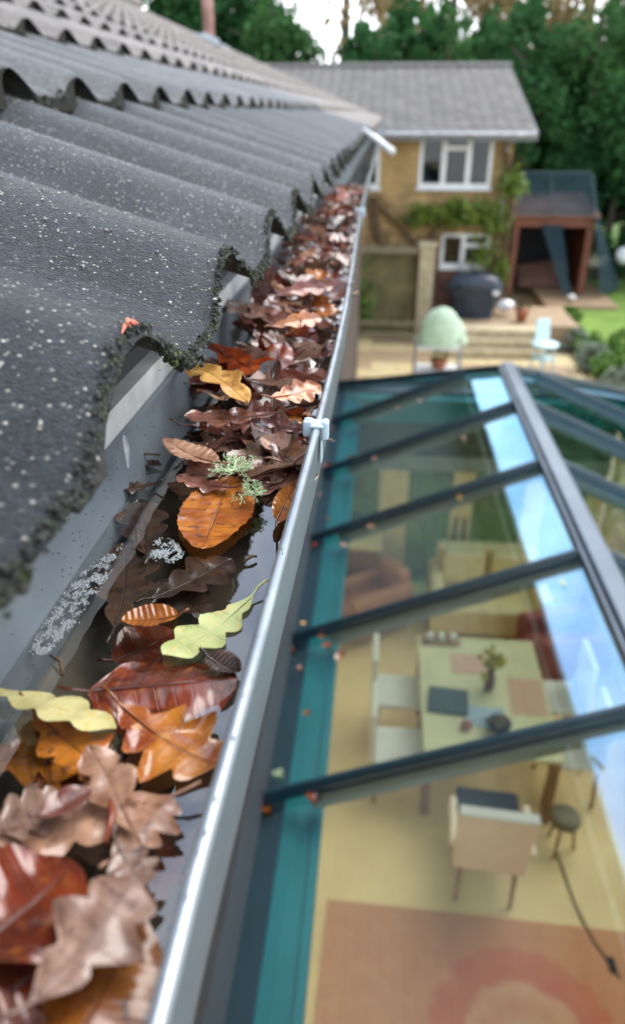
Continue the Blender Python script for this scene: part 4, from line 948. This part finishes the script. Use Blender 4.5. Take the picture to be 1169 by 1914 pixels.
# wall as boxes around the openings
zs_ = sorted({0, EZ+.02} | {h[2] for h in holes} | {h[3] for h in holes}); xs_ = sorted({-9, XW} | {h[0] for h in holes} | {h[1] for h in holes})
b = MB(); redz = fz(0, 470).z
for z0, z1 in zip(zs_, zs_[1:]):
    run = None
    for x0, x1 in zip(xs_, xs_[1:]):
        inside = any(h[0]-1e-4 <= x0 and x1 <= h[1]+1e-4 and h[2]-1e-4 <= z0 and z1 <= h[3]+1e-4 for h in holes)
        if not inside: b.box(x0, x1, YH, YH+.28, z0, z1)
fb(b, 'wall', M['ochre'])
x_r0 = fz(800, 500).x
b = MB(); b.box(x_r0, holes[1][0]-.02, YH-.02, YH-.001, 0, 2.2); b.box(holes[1][0]-.02, XW-.01, YH-.02, YH-.001, 0, holes[1][2]-.05); fb(b, 'brick_plinth', M['redbrick'])
b = MB(); b.box(XW-.28, XW-.001, YH+.282, YH+9, 0, EZ-.06); fb(b, 'side_wall', M['ochre'])
b = MB(); b.box(-9, XW-.3, YH+.9, YH+1.0, 0, EZ); fb(b, 'room_back', M['dark'])
def frame(h, name, bars_v, bars_h, rails):
    e = bpy.data.objects.new('window', None); C.objects.link(e); e.parent = fh; x0, x1, z0, z1 = h; e.location = Vector(((x0+x1)/2, YH, z0)) - FO
    W_ = x1-x0; H_ = z1-z0; w2 = .085; X = -W_/2
    b = MB(); b.box(X, X+w2, -.03, .06, 0, H_); b.box(-X-w2, -X, -.03, .06, 0, H_); b.box(X+w2, -X-w2, -.029, .059, 0, w2+.02); b.box(X+w2, -X-w2, -.029, .059, H_-w2, H_)
    for f_, wd in bars_v: b.box(X+W_*f_-wd/2, X+W_*f_+wd/2, -.026, .056, w2+.02, H_-w2)
    for (fa, fc, fz_, wd) in rails: b.box(X+W_*fa, X+W_*fc, -.023, .053, H_*fz_-wd/2, H_*fz_+wd/2)
    b.build('window_frame', M['white'], e)
    MB().box(X+.02, -X-.02, .01, .02, .02, H_-.02).build('glass', M['darkglass'], e)
    MB().box(X-.04, -X+.04, -.08, -.031, -.05, .01).build('sill', M['white'], e)
    return e, W_, H_
e, W_, H_ = frame(holes[0], '', [(.34, .12), (.68, .12)], [], [(.34, .68, .78, .09)])
for sx in (-1, 1): MB().box(sx*W_*.43-.10, sx*W_*.43+.10, .15, .2, .1, H_-.05).build('curtain', M['curtain'], e)
frame(holes[1], '', [(.46, .12)], [], [(.46, .95, .66, .11)])
frame(holes[2], '', [(.5, .1)], [], [])
# roof tiles
d_ = .0; ridge_pt = None
for d_ in [k*.05 for k in range(40, 200)]:
    if EZ + d_*math.tan(PITCH) <= H + (.0455)*(YH-.4+d_): pass
    else: break
TW = .305; NC = int(d_/math.cos(PITCH)/.33); XV = XE-.10
v, f = tile_mesh('x', 8, .012, seed=2, w=TW, rh=.035, length=.40)
# reorient: the far roof climbs along +y
vv = []
for x, y_, z in v:
    s_ = -x*math.cos(TT) + z*math.sin(TT); hh = x*math.sin(TT)*1 + z*math.cos(TT)
    a_ = PITCH - .05; vv.append((y_, s_*math.cos(a_) - hh*math.sin(a_), s_*math.sin(a_) + hh*math.cos(a_)))
fme = mesh('roof_tile', vv, [q[::-1] for q in f], True); fme.materials.append(M['tile_far'])
farl = []
for c in range(NC):
    for i in range(42):
        x = XV - (i+1)*TW; 
        farl.append((Vector((x, YH-.45+c*.33*math.cos(PITCH), EZ+.02+c*.33*math.sin(PITCH))), i))
farl.sort(key=lambda q: q[1]); parts, rest = farl[:290], farl[290:]
for p, i in parts: o = link('roof_tile', fme, None, fh); o.location = p-FO+Vector((0, 0, rnd.uniform(-.004, .006)))
vn = np.array(vv); qn = np.array([q[::-1] for q in f if len(q) == 4]); V = np.concatenate([vn+np.array(p-FO) for p, i in rest]); F_ = np.concatenate([qn+j*len(vn) for j in range(len(rest))])
me = bpy.data.meshes.new('roof_tile_field'); me.from_pydata(V.tolist(), [], F_.tolist()); me.update(); me.polygons.foreach_set('use_smooth', [True]*len(me.polygons)); me.materials.append(M['tile_far']); o = link('roof_tile_field', me, None, fh); o['kind'] = 'stuff'
DR = NC*.33*math.cos(PITCH); ZRG = EZ+NC*.33*math.sin(PITCH)
b = MB(); b.add([(-9.3, YH-.4, EZ-.03), (XV-.02, YH-.4, EZ-.03), (XV-.02, YH-.4+DR, ZRG-.03), (-9.3, YH-.4+DR, ZRG-.03), (-9.3, YH+2*DR, EZ), (XV-.02, YH+2*DR, EZ)], [(0,1,2,3), (3,2,5,4)]); fb(b, 'roof_deck', M['dark'])
b = MB(); b.tube([(-9.3, YH-.42+DR, ZRG+.03), (XV, YH-.42+DR, ZRG+.03)], .11, 10); fb(b, 'ridge_tile', M['tile_far'])
b = MB(); b.box(-9.3, XV, YH-.47, YH-.44, EZ-.16, EZ+.0); fb(b, 'fascia', M['curtain'])
b = MB(); b.tube([(-9.3, YH-.53, EZ-.03), (XV-.05, YH-.53, EZ-.03)], .055, 10); b.tube([(XW-.14, YH-.5, EZ-.06), (XW-.14, YH-.06, EZ-.34), (XW-.14, YH-.06, 1.0)], .036, 8); fb(b, 'rain_gutter', M['alu'])
b = MB(); b.box(-9.3, XV-.01, YH-.438, YH-.002, EZ-.14, EZ-.12); fb(b, 'soffit', M['soffit'])
b = MB(); b.bar((XV, YH-.46, EZ-.12), (XV, YH-.4+DR, ZRG-.12), .03, .13); fb(b, 'verge_board', M['curtain'])

# stone pillar, beam and dark porch at the left
pp = thing('stone_porch', (0, 20.2, 0), 'low stone porch with a pale pillar and timber beam on the far house', 'porch'); 
px0 = at_y(783, 500, 20.1).x; px1 = at_y(812, 500, 20.1).x; zt = at_y(790, 462, 20.1).z
MB().box(px0, px1, -.2, .15, 0, zt).build('pillar', M['stone'], pp, bevel=.03)
MB().box(px0-.04, px1+.04, -.24, .19, zt+.001, zt+.12).build('pillar_cap', M['stone'], pp, bevel=.03)
xl = at_y(600, 480, 20.1).x
MB().box(xl, px0-.02, -.12, .02, zt-.16, zt).build('beam', M['timber'], pp)
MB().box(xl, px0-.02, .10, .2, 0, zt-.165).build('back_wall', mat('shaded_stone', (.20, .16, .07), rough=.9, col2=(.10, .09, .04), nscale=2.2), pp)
for k, (a, c) in enumerate(((598, .02), (620, .3))):
    z = at_y(690, a, 19.6).z; MB().box(xl, px0-.05, -.75+.0*k, -.68+.002*k, max(.02, z-.09), max(.12, z)).build('rail', M['timber'], pp)

# foliage helper: many small leaf cards in a volume
def cards(b, pts, s, r, tri=False):
    for p in pts:
        n = Vector((r.gauss(0, 1), r.gauss(0, 1), r.gauss(0, 1))).normalized(); a = n.orthogonal().normalized(); a.rotate(Matrix.Rotation(r.random()*6.3, 3, n)); c = n.cross(a); q = s*r.uniform(.6, 1.4)
        b.add([p-a*q, p+c*q*.5, p+a*q, p-c*q*.5], [(0, 1, 2, 3)])
def crown_pts(r, c, rad, n, clumps, squash=1.0, pointy=0):
    cl = []
    for _ in range(clumps):
        d = Vector((r.gauss(0, 1), r.gauss(0, 1), r.gauss(0, 1))).normalized()*r.uniform(.55, 1.0)**.6
        if pointy: d.x *= 1-.45*max(0, d.z); d.y *= 1-.45*max(0, d.z)
        cl.append((Vector((c[0]+d.x*rad[0], c[1]+d.y*rad[1], c[2]+d.z*rad[2])), r.uniform(.16, .34)*min(rad)))
    out = []
    for _ in range(n):
        q, rr_ = r.choice(cl); g = Vector((r.gauss(0, 1), r.gauss(0, 1), r.gauss(0, 1))).normalized()*rr_*r.random()**.35*1.25; out.append(q+g)
    return out
def tree(name, x, y, z0, h_, w, mt, label, seed, n=5200, card=.11, crown_low=.05, cat='tree', group=None, clumps=60, trunk=.16, pointy=1):
    r = random.Random(seed); t = thing(name, (x, y, z0), label, cat, group)
    b = MB(); b.tube([(0, 0, 0), (r.gauss(0, .1), r.gauss(0, .1), h_*.5), (r.gauss(0, .2), r.gauss(0, .2), h_*.93)], [trunk, trunk*.7, trunk*.15], 8)
    for k in range(9):
        zz = h_*(crown_low+.1+.75*k/9); a = r.random()*6.3; l = w*.4; b.tube([(0, 0, zz), (math.cos(a)*l*.5, math.sin(a)*l*.5, zz+l*.3), (math.cos(a)*l, math.sin(a)*l, zz+l*.5)], [trunk*.35, trunk*.2, trunk*.06], 5)
    b.build('trunk', M['bark'], t)
    b = MB(); zc = h_*(1+crown_low)/2; cards(b, crown_pts(r, (0, 0, zc), (w/2, w/2*.9, h_*(1-crown_low)/2), n, clumps, pointy=pointy), card, r); b.build('crown', mt, t)
    return t
# dark conifer screen behind the far house and shed
con = [(-8.5, 33, 11.5, 6, 0), (-4.8, 34, 9.5, 5.0, 0), (-3.4, 27.6, 8.2, 4.5, 1), (-.6, 29.5, 7.6, 4.6, 0), (1.9, 30, 8.1, 4.8, 1), (4.5, 30.5, 8.4, 4.8, 0), (7.2, 30.5, 8.8, 5.0, 1), (9.9, 30, 8.4, 5.0, 0), (12.6, 29.5, 8.2, 5.0, 1), (7.6, 27.8, 6.3, 3.6, 0), (10.6, 26.5, 6.0, 4.0, 0), (4.6, 28.0, 6.4, 3.4, 0), (13.4, 25.0, 6.0, 4.2, 1)]
names_ = ['tall dark conifer at the far left behind the roof pipe', 'conifer left of the sky gap', 'conifer behind the left end of the far roof', 'conifer right of the sky gap above the far roof', 'conifer above the middle of the far roof', 'conifer above the right part of the far roof', 'conifer rising over the corner of the far house', 'conifer behind the brown shed', 'conifer at the right edge of the picture', 'lower dark conifer just behind the blue netting', 'lower dark conifer right of the netting', 'lower dark conifer hugging the house corner', 'conifer beside the lawn at the right edge']
for k, (x, y_, h_, w_, c) in enumerate(con): tree('conifer', x, y_, 0, h_, w_, M['conifer2'] if c else M['conifer'], names_[k], 400+k, n=6500, card=.13, group='conifers screening the garden', clumps=75)
hb = MB(); r = random.Random(9)
def hedge_h(x): return 9.2 if x < -4.6 else (5.6 if x < -1.6 else 8.0+.5*math.sin(x*1.7)+.4*math.sin(x*4.1))
for _ in range(26000):
    x = r.uniform(-14, 24); hb_p = Vector((x, 33+r.uniform(-1, 1), r.uniform(1.5, hedge_h(x)+r.gauss(0, .3)))); cards(hb, [hb_p], .32, r)
o = hb.build('far_hedge', M['conifer']); tag(o, 'dense dark hedge mass closing the garden behind the conifers', 'hedge', kind='stuff')
aut = [(3.0, 44, 15, 8, 'bare beige autumn tree above the far roof'), (10, 46, 17, 9, 'bare beige autumn tree at the top right'), (17, 43, 16, 9, 'bare beige autumn tree in the top right corner'), (-2.2, 42, 14, 2.2, 'single dark trunk rising beside the sky gap')]
for k, (x, y_, h_, w_, lb) in enumerate(aut): tree('autumn_tree', x, y_, 0, h_, w_, M['autumn'], lb, 500+k, n=9000 if k < 3 else 300, card=.2, crown_low=.3, clumps=90, trunk=.34 if k < 3 else .42, pointy=0, group='autumn trees beyond the hedge')

# climbing vine on the far house
vn_ = thing('climbing_vine', (2.0, YH-.05, 0), 'brown stemmed climbing vine with yellow green leaves on the ochre wall', 'vine'); VO = vn_.location
b = MB(); paths = [[(805, 600), (800, 520), (770, 450), (720, 400), (690, 368)], [(905, 590), (925, 500), (935, 430), (900, 400), (840, 392), (770, 400)], [(935, 560), (945, 450), (955, 380), (950, 330), (945, 280)], [(800, 520), (815, 430), (850, 405), (900, 385)], [(700, 375), (705, 430), (720, 470)], [(925, 500), (900, 515), (860, 510)]]
for pt in paths:
    for j in range(3):
        b.tube([at_y(x+rnd.uniform(-6, 6), y_+rnd.uniform(-6, 6), YH-.09-rnd.random()*.05)-VO for x, y_ in pt], [.05, .045, .035, .03, .02, .015][:len(pt)], 6)
b.build('stems', M['twig'], vn_)
b = MB()
for pt in paths:
    for a, c in zip(pt, pt[1:]):
        for j in range(70):
            t_ = rnd.random(); p = at_y(a[0]+(c[0]-a[0])*t_+rnd.gauss(0, 15), a[1]+(c[1]-a[1])*t_+rnd.gauss(0, 13), YH-.07)-VO; d = Vector((rnd.gauss(0, .14), -.06*rnd.random(), rnd.gauss(0, .14))); b.tube([p, p+d], [.007, .003], 3)
b.build('twigs', M['twig'], vn_)
b = MB(); r = random.Random(4)
for (px, py, sx, sy, n) in ((860, 398, 34, 18, 620), (795, 402, 22, 14, 260), (958, 345, 17, 22, 340), (925, 410, 22, 26, 240), (905, 478, 18, 30, 110), (770, 412, 14, 9, 110), (940, 500, 12, 30, 60)):
    cards(b, [at_y(px+r.gauss(0, sx)*.6, py+r.gauss(0, sy)*.6, YH-.14-r.random()*.3)-VO for _ in range(n)], .085, r)
b.build('foliage', M['vine'], vn_)
# plants in the porch
r = random.Random(14); b = MB(); cards(b, [at_y(660+r.gauss(0, 20), 560+r.gauss(0, 30), 20.05-r.random()*.2) for _ in range(500)], .08, r); o = b.build('wall_creeper', M['shrub']); tag(o, 'dark green creeper against the low stone porch wall', 'creeper')

# timber shed with blue netting
ys = 24.5; sx0 = at_y(952, 500, ys).x; sx1 = at_y(1098, 500, ys).x; szt = at_y(1000, 405, ys).z; gz = .26
sh = thing('garden_shed', ((sx0+sx1)/2, ys, gz), 'open fronted rust brown timber shed beside the far house', 'shed'); w_ = (sx1-sx0)/2; hs_ = szt-gz
MB().box(-w_, w_, -.06, .06, hs_-.28, hs_).build('lintel', M['rust'], sh)
MB().box(w_-.2, w_, -.06, .06, 0, hs_-.282).build('post', M['rust'], sh); MB().box(-w_, -w_+.16, -.06, .06, 0, hs_-.282).build('post', M['rust'], sh)
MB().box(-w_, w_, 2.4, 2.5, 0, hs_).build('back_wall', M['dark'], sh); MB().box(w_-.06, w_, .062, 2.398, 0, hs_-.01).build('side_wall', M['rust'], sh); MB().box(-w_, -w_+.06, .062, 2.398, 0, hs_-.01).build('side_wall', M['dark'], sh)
b = MB(); b.add([(-w_-.1, -.2, hs_+.002), (w_+.1, -.2, hs_+.002), (w_+.1, 2.6, hs_+.5), (-w_-.1, 2.6, hs_+.5), (-w_-.1, -.2, hs_+.06), (w_+.1, -.2, hs_+.06), (w_+.1, 2.6, hs_+.56), (-w_-.1, 2.6, hs_+.56)], [(0,3,2,1), (4,5,6,7), (0,1,5,4), (1,2,6,5), (2,3,7,6), (3,0,4,7)]); b.build('roof', M['redbrick'], sh)
MB().add([(-w_+.5, .9, 0), (w_-.3, .9, 0), (w_-.3, 1.6, .8), (-w_+.5, 1.6, .55), (-w_+.5, 1.7, 0), (w_-.3, 1.7, 0)], [(0,1,2,3), (3,2,5,4), (0,3,4), (1,5,2)]).build('brick_heap', M['redbrick'], sh)
nt_ = thing('blue_netting', ((sx0+sx1)/2, ys-.3, gz), 'dark blue netting on poles draped over the timber shed', 'netting')
def netp(px, py, y_): return at_y(px, py, y_) - nt_.location
b = MB(); q = [netp(975, 322, ys+.4), netp(1105, 322, ys+.2), netp(1112, 402, ys-.2), netp(962, 402, ys-.15)]
b.add(q, [(0, 1, 2, 3)]); b.add([netp(1105, 322, ys+.2), netp(1112, 330, ys+1.6), netp(1120, 405, ys+1.6), netp(1112, 402, ys-.2)], [(0,1,2,3)])
b.add([netp(1112, 402, ys-.2), netp(1120, 405, ys+1.6), netp(1160, 540, ys+1.3), netp(1122, 552, ys-.6)], [(0,1,2,3)])
b.add([netp(1012, 420, ys-.12), netp(1050, 420, ys-.12), netp(1068, 552, ys-.7), netp(1052, 552, ys-.7)], [(0,1,2,3)]); b.build('net', M['net'], nt_)
b = MB()
for a, c in (((975, 322), (1105, 322)), ((1105, 322), (1140, 545)), ((1030, 325), (1034, 402)), ((975, 322), (965, 402)), ((1022, 420), (1058, 552))): b.tube([netp(*a, ys-.1), netp(*c, ys-.3)], .02, 6)
b.build('pole', M['netpole'], nt_)

# terrace and patio things
def lump(name, px, py, y_, r_, mt, label, cat, sq=(1, 1, .8), seed=0, amp=.35):
    p = at_y(px, py, y_); o = MB().blob((0, 0, 0), r_, seed, 3, amp, 1.6, sq).build(name, mt, None, True); o.location = p; return tag(o, label, cat)
p = at_y(882, 592, 19.75)
bq = thing('covered_barbecue', (p.x, 19.75, TR), 'barbecue under a dark blue cover below the small window', 'barbecue')
b = MB(); pr = []
n = 28
for z, wx, wy in ((0, .50, .30), (.15, .52, .32), (.5, .56, .34), (.68, .70, .38), (.85, .68, .40), (1.0, .52, .36), (1.08, .30, .24), (1.10, .05, .05)):
    for k in range(n):
        a = 2*PI*k/n; c, s_ = math.cos(a), math.sin(a); fct = 1+.05*math.sin(a*7+z*3)*(1 if z < .6 else .3)
        b.v.append(Vector((math.copysign(abs(c)**.7, c)*wx*fct, math.copysign(abs(s_)**.7, s_)*wy*fct, z)))
for j in range(7):
    for k in range(n): b.f.append((j*n+k, j*n+(k+1) % n, (j+1)*n+(k+1) % n, (j+1)*n+k))
b.build('cover', M['bluecover'], bq, True); MB().box(.42, .58, -.40, -.36, .62, .72).build('badge', M['white'], bq, bevel=.01)
lump('white_bag', 945, 571, 19.9, .17, M['white'], 'crumpled white bag on the terrace beside the barbecue', 'bag', (1.3, .9, .8), 2)
p = at_y(972, 606, 19.4)
t = thing('flower_pot', (p.x, 19.3, TR), 'terracotta pot with a brown plant at the terrace edge', 'plant pot'); MB().lathe([(.10, 0), (.16, .24), (.18, .25), (.18, .29)], n=18).build('pot', M['pot'], t, True)
r = random.Random(3); b = MB(); cards(b, crown_pts(r, (0, 0, .42), (.2, .2, .16), 260, 12), .035, r); b.build('plant', M['twig'], t)['kind'] = 'stuff'
# plant stand with fleece
pb = at_y(815, 716, 15.6); sy = 15.6
ps = thing('plant_stand', (pb.x, sy, 0), 'grey metal plant stand with two white shelves on the patio', 'plant stand')
hw = .47; ztop = at_y(815, 636, sy).z
for sx in (-1, 1): MB().tube([(sx*hw, 0, 0), (sx*hw, 0, ztop-.1), (sx*hw*.93, 0, ztop), (sx*hw*.9, .3, ztop)], .025, 8).build('leg', M['alu'], ps); MB().tube([(sx*hw, .55, 0), (sx*hw, .55, ztop-.1)], .022, 8).build('leg', M['alu'], ps)
z1_ = at_y(815, 650, sy).z; z2_ = at_y(815, 694, sy).z
MB().box(-hw+.03, hw-.03, -.02, .56, z1_-.05, z1_).build('shelf', M['white'], ps); MB().box(-hw+.03, hw-.03, -.02, .56, z2_-.04, z2_).build('shelf', M['white'], ps)
t = thing('fleece_cover', (pb.x+.05, sy+.28, z1_), 'tall plant wrapped in pale green fleece on the plant stand', 'plant cover')
hh_ = at_y(820, 575, sy+.2).z-z1_; b = MB(); n = 26
for z, w_ in ((0, .50), (.15, .50), (.35, .46), (.6, .38), (.8, .28), (.93, .17), (1.0, .04)):
    for k in range(n): a = 2*PI*k/n; b.v.append(Vector((math.cos(a)*w_*(1+.13*math.sin(a*5+z*6)+.06*math.sin(a*9-z*5)), math.sin(a)*w_*.6, z*hh_)))
for j in range(6):
    for k in range(n): b.f.append((j*n+k, j*n+(k+1) % n, (j+1)*n+(k+1) % n, (j+1)*n+k))
b.build('cover', M['fleece'], t, True)
t = thing('flower_pot', (pb.x+.05, sy+.25, z2_), 'red clay pot with green plant on the lower shelf of the stand', 'plant pot'); MB().lathe([(.13, 0), (.19, .17), (.2, .2)], n=18).build('pot', M['pot'], t, True)
b = MB(); cards(b, crown_pts(r, (0, 0, .27), (.2, .2, .1), 200, 12), .03, r); b.build('plant', M['shrub'], t)['kind'] = 'stuff'
t = thing('blue_tub', (pb.x+.08, sy-.25, .012), 'round blue tub on the patio under the plant stand', 'tub'); MB().lathe([(.25, 0), (.32, .22), (.34, .23), (.34, .26)], n=24).build('tub_wall', M['bluetub'], t, True)
# pale blue chair
p = at_z(1012, 694, 0)
t = thing('garden_chair', (p.x, p.y, 0), 'pale blue garden chair beside the flower bed', 'chair', None, .5)
zs2 = .62
MB().lathe([(.05, zs2-.02), (.29, zs2-.02), (.31, zs2), (.3, zs2+.03), (.05, zs2+.03)], n=20).build('seat', M['paleblue'], t, True)
MB().add([(-.1, .22, zs2+.03), (.3, .22, zs2+.03), (.34, .34, zs2+.48), (-.02, .34, zs2+.48), (-.1, .26, zs2+.03), (.3, .26, zs2+.03), (.34, .38, zs2+.48), (-.02, .38, zs2+.48)], [(0,1,2,3), (7,6,5,4), (0,4,5,1), (3,2,6,7), (0,3,7,4), (1,5,6,2)]).build('backrest', M['paleblue'], t)
MB().lathe([(.05, .28), (.22, .28), (.22, .32), (.05, .32)], n=18).build('lower_shelf', M['paleblue'], t, True)
for k in range(4): a = PI/4+k*PI/2; MB().tube([(.26*math.cos(a), .26*math.sin(a), 0), (.2*math.cos(a), .2*math.sin(a), zs2-.02)], .022, 8).build('leg', M['paleblue'], t)
# shrubs by the lawn
def shrub(px, py, r_, mt, label, seed):
    p = at_z(px, py, .05); rr_ = random.Random(seed); t = thing('shrub', (p.x, p.y, 0), label, 'shrub', 'rounded shrubs along the lawn')
    b = MB(); cards(b, crown_pts(rr_, (0, 0, r_*.75), (r_, r_, r_*.75), 1500, 30), .05, rr_); b.build('foliage', mt, t); b = MB()
    for k in range(5): b.tube([(0, 0, 0), (rr_.gauss(0, .2)*r_, rr_.gauss(0, .2)*r_, r_)], [.03, .01], 5)
    b.build('stem', M['twig'], t)
shrub(1062, 608, .33, M['shrub'], 'small dark green clipped shrub nearest the shed', 1)
shrub(1072, 650, .36, M['silver'], 'silver grey shrub behind the pale blue chair', 2)
shrub(1112, 668, .45, M['shrub'], 'bright green shrub between two silver ones', 3)
shrub(1105, 690, .42, M['silver'], 'large silver grey shrub in the middle of the bed', 4)
shrub(1150, 712, .5, M['shrub'], 'bright green shrub nearest the glass roof', 5)
shrub(1165, 742, .45, M['silver'], 'silver grey shrub lowest in the bed at the right edge', 6)
shrub(1165, 660, .42, M['shrub'], 'green shrub at the right edge beside the lawn', 7)
lump('white_cushion', 1166, 478, 26, .26, M['white'], 'white rounded cushion at the right edge before the trees', 'cushion', (1, .8, 1), 5, .15)
lump('white_cushion', 1112, 482, 27.5, .36, M['fabricwhite'], 'pale cushion seen through the side of the blue netting', 'cushion', (1.3, .8, .9), 6, .15)
lump('white_stone', 1068, 556, 23.5, .13, M['white'], 'small white stone on the gravel before the shed post', 'stone', (1, 1, .7), 8)
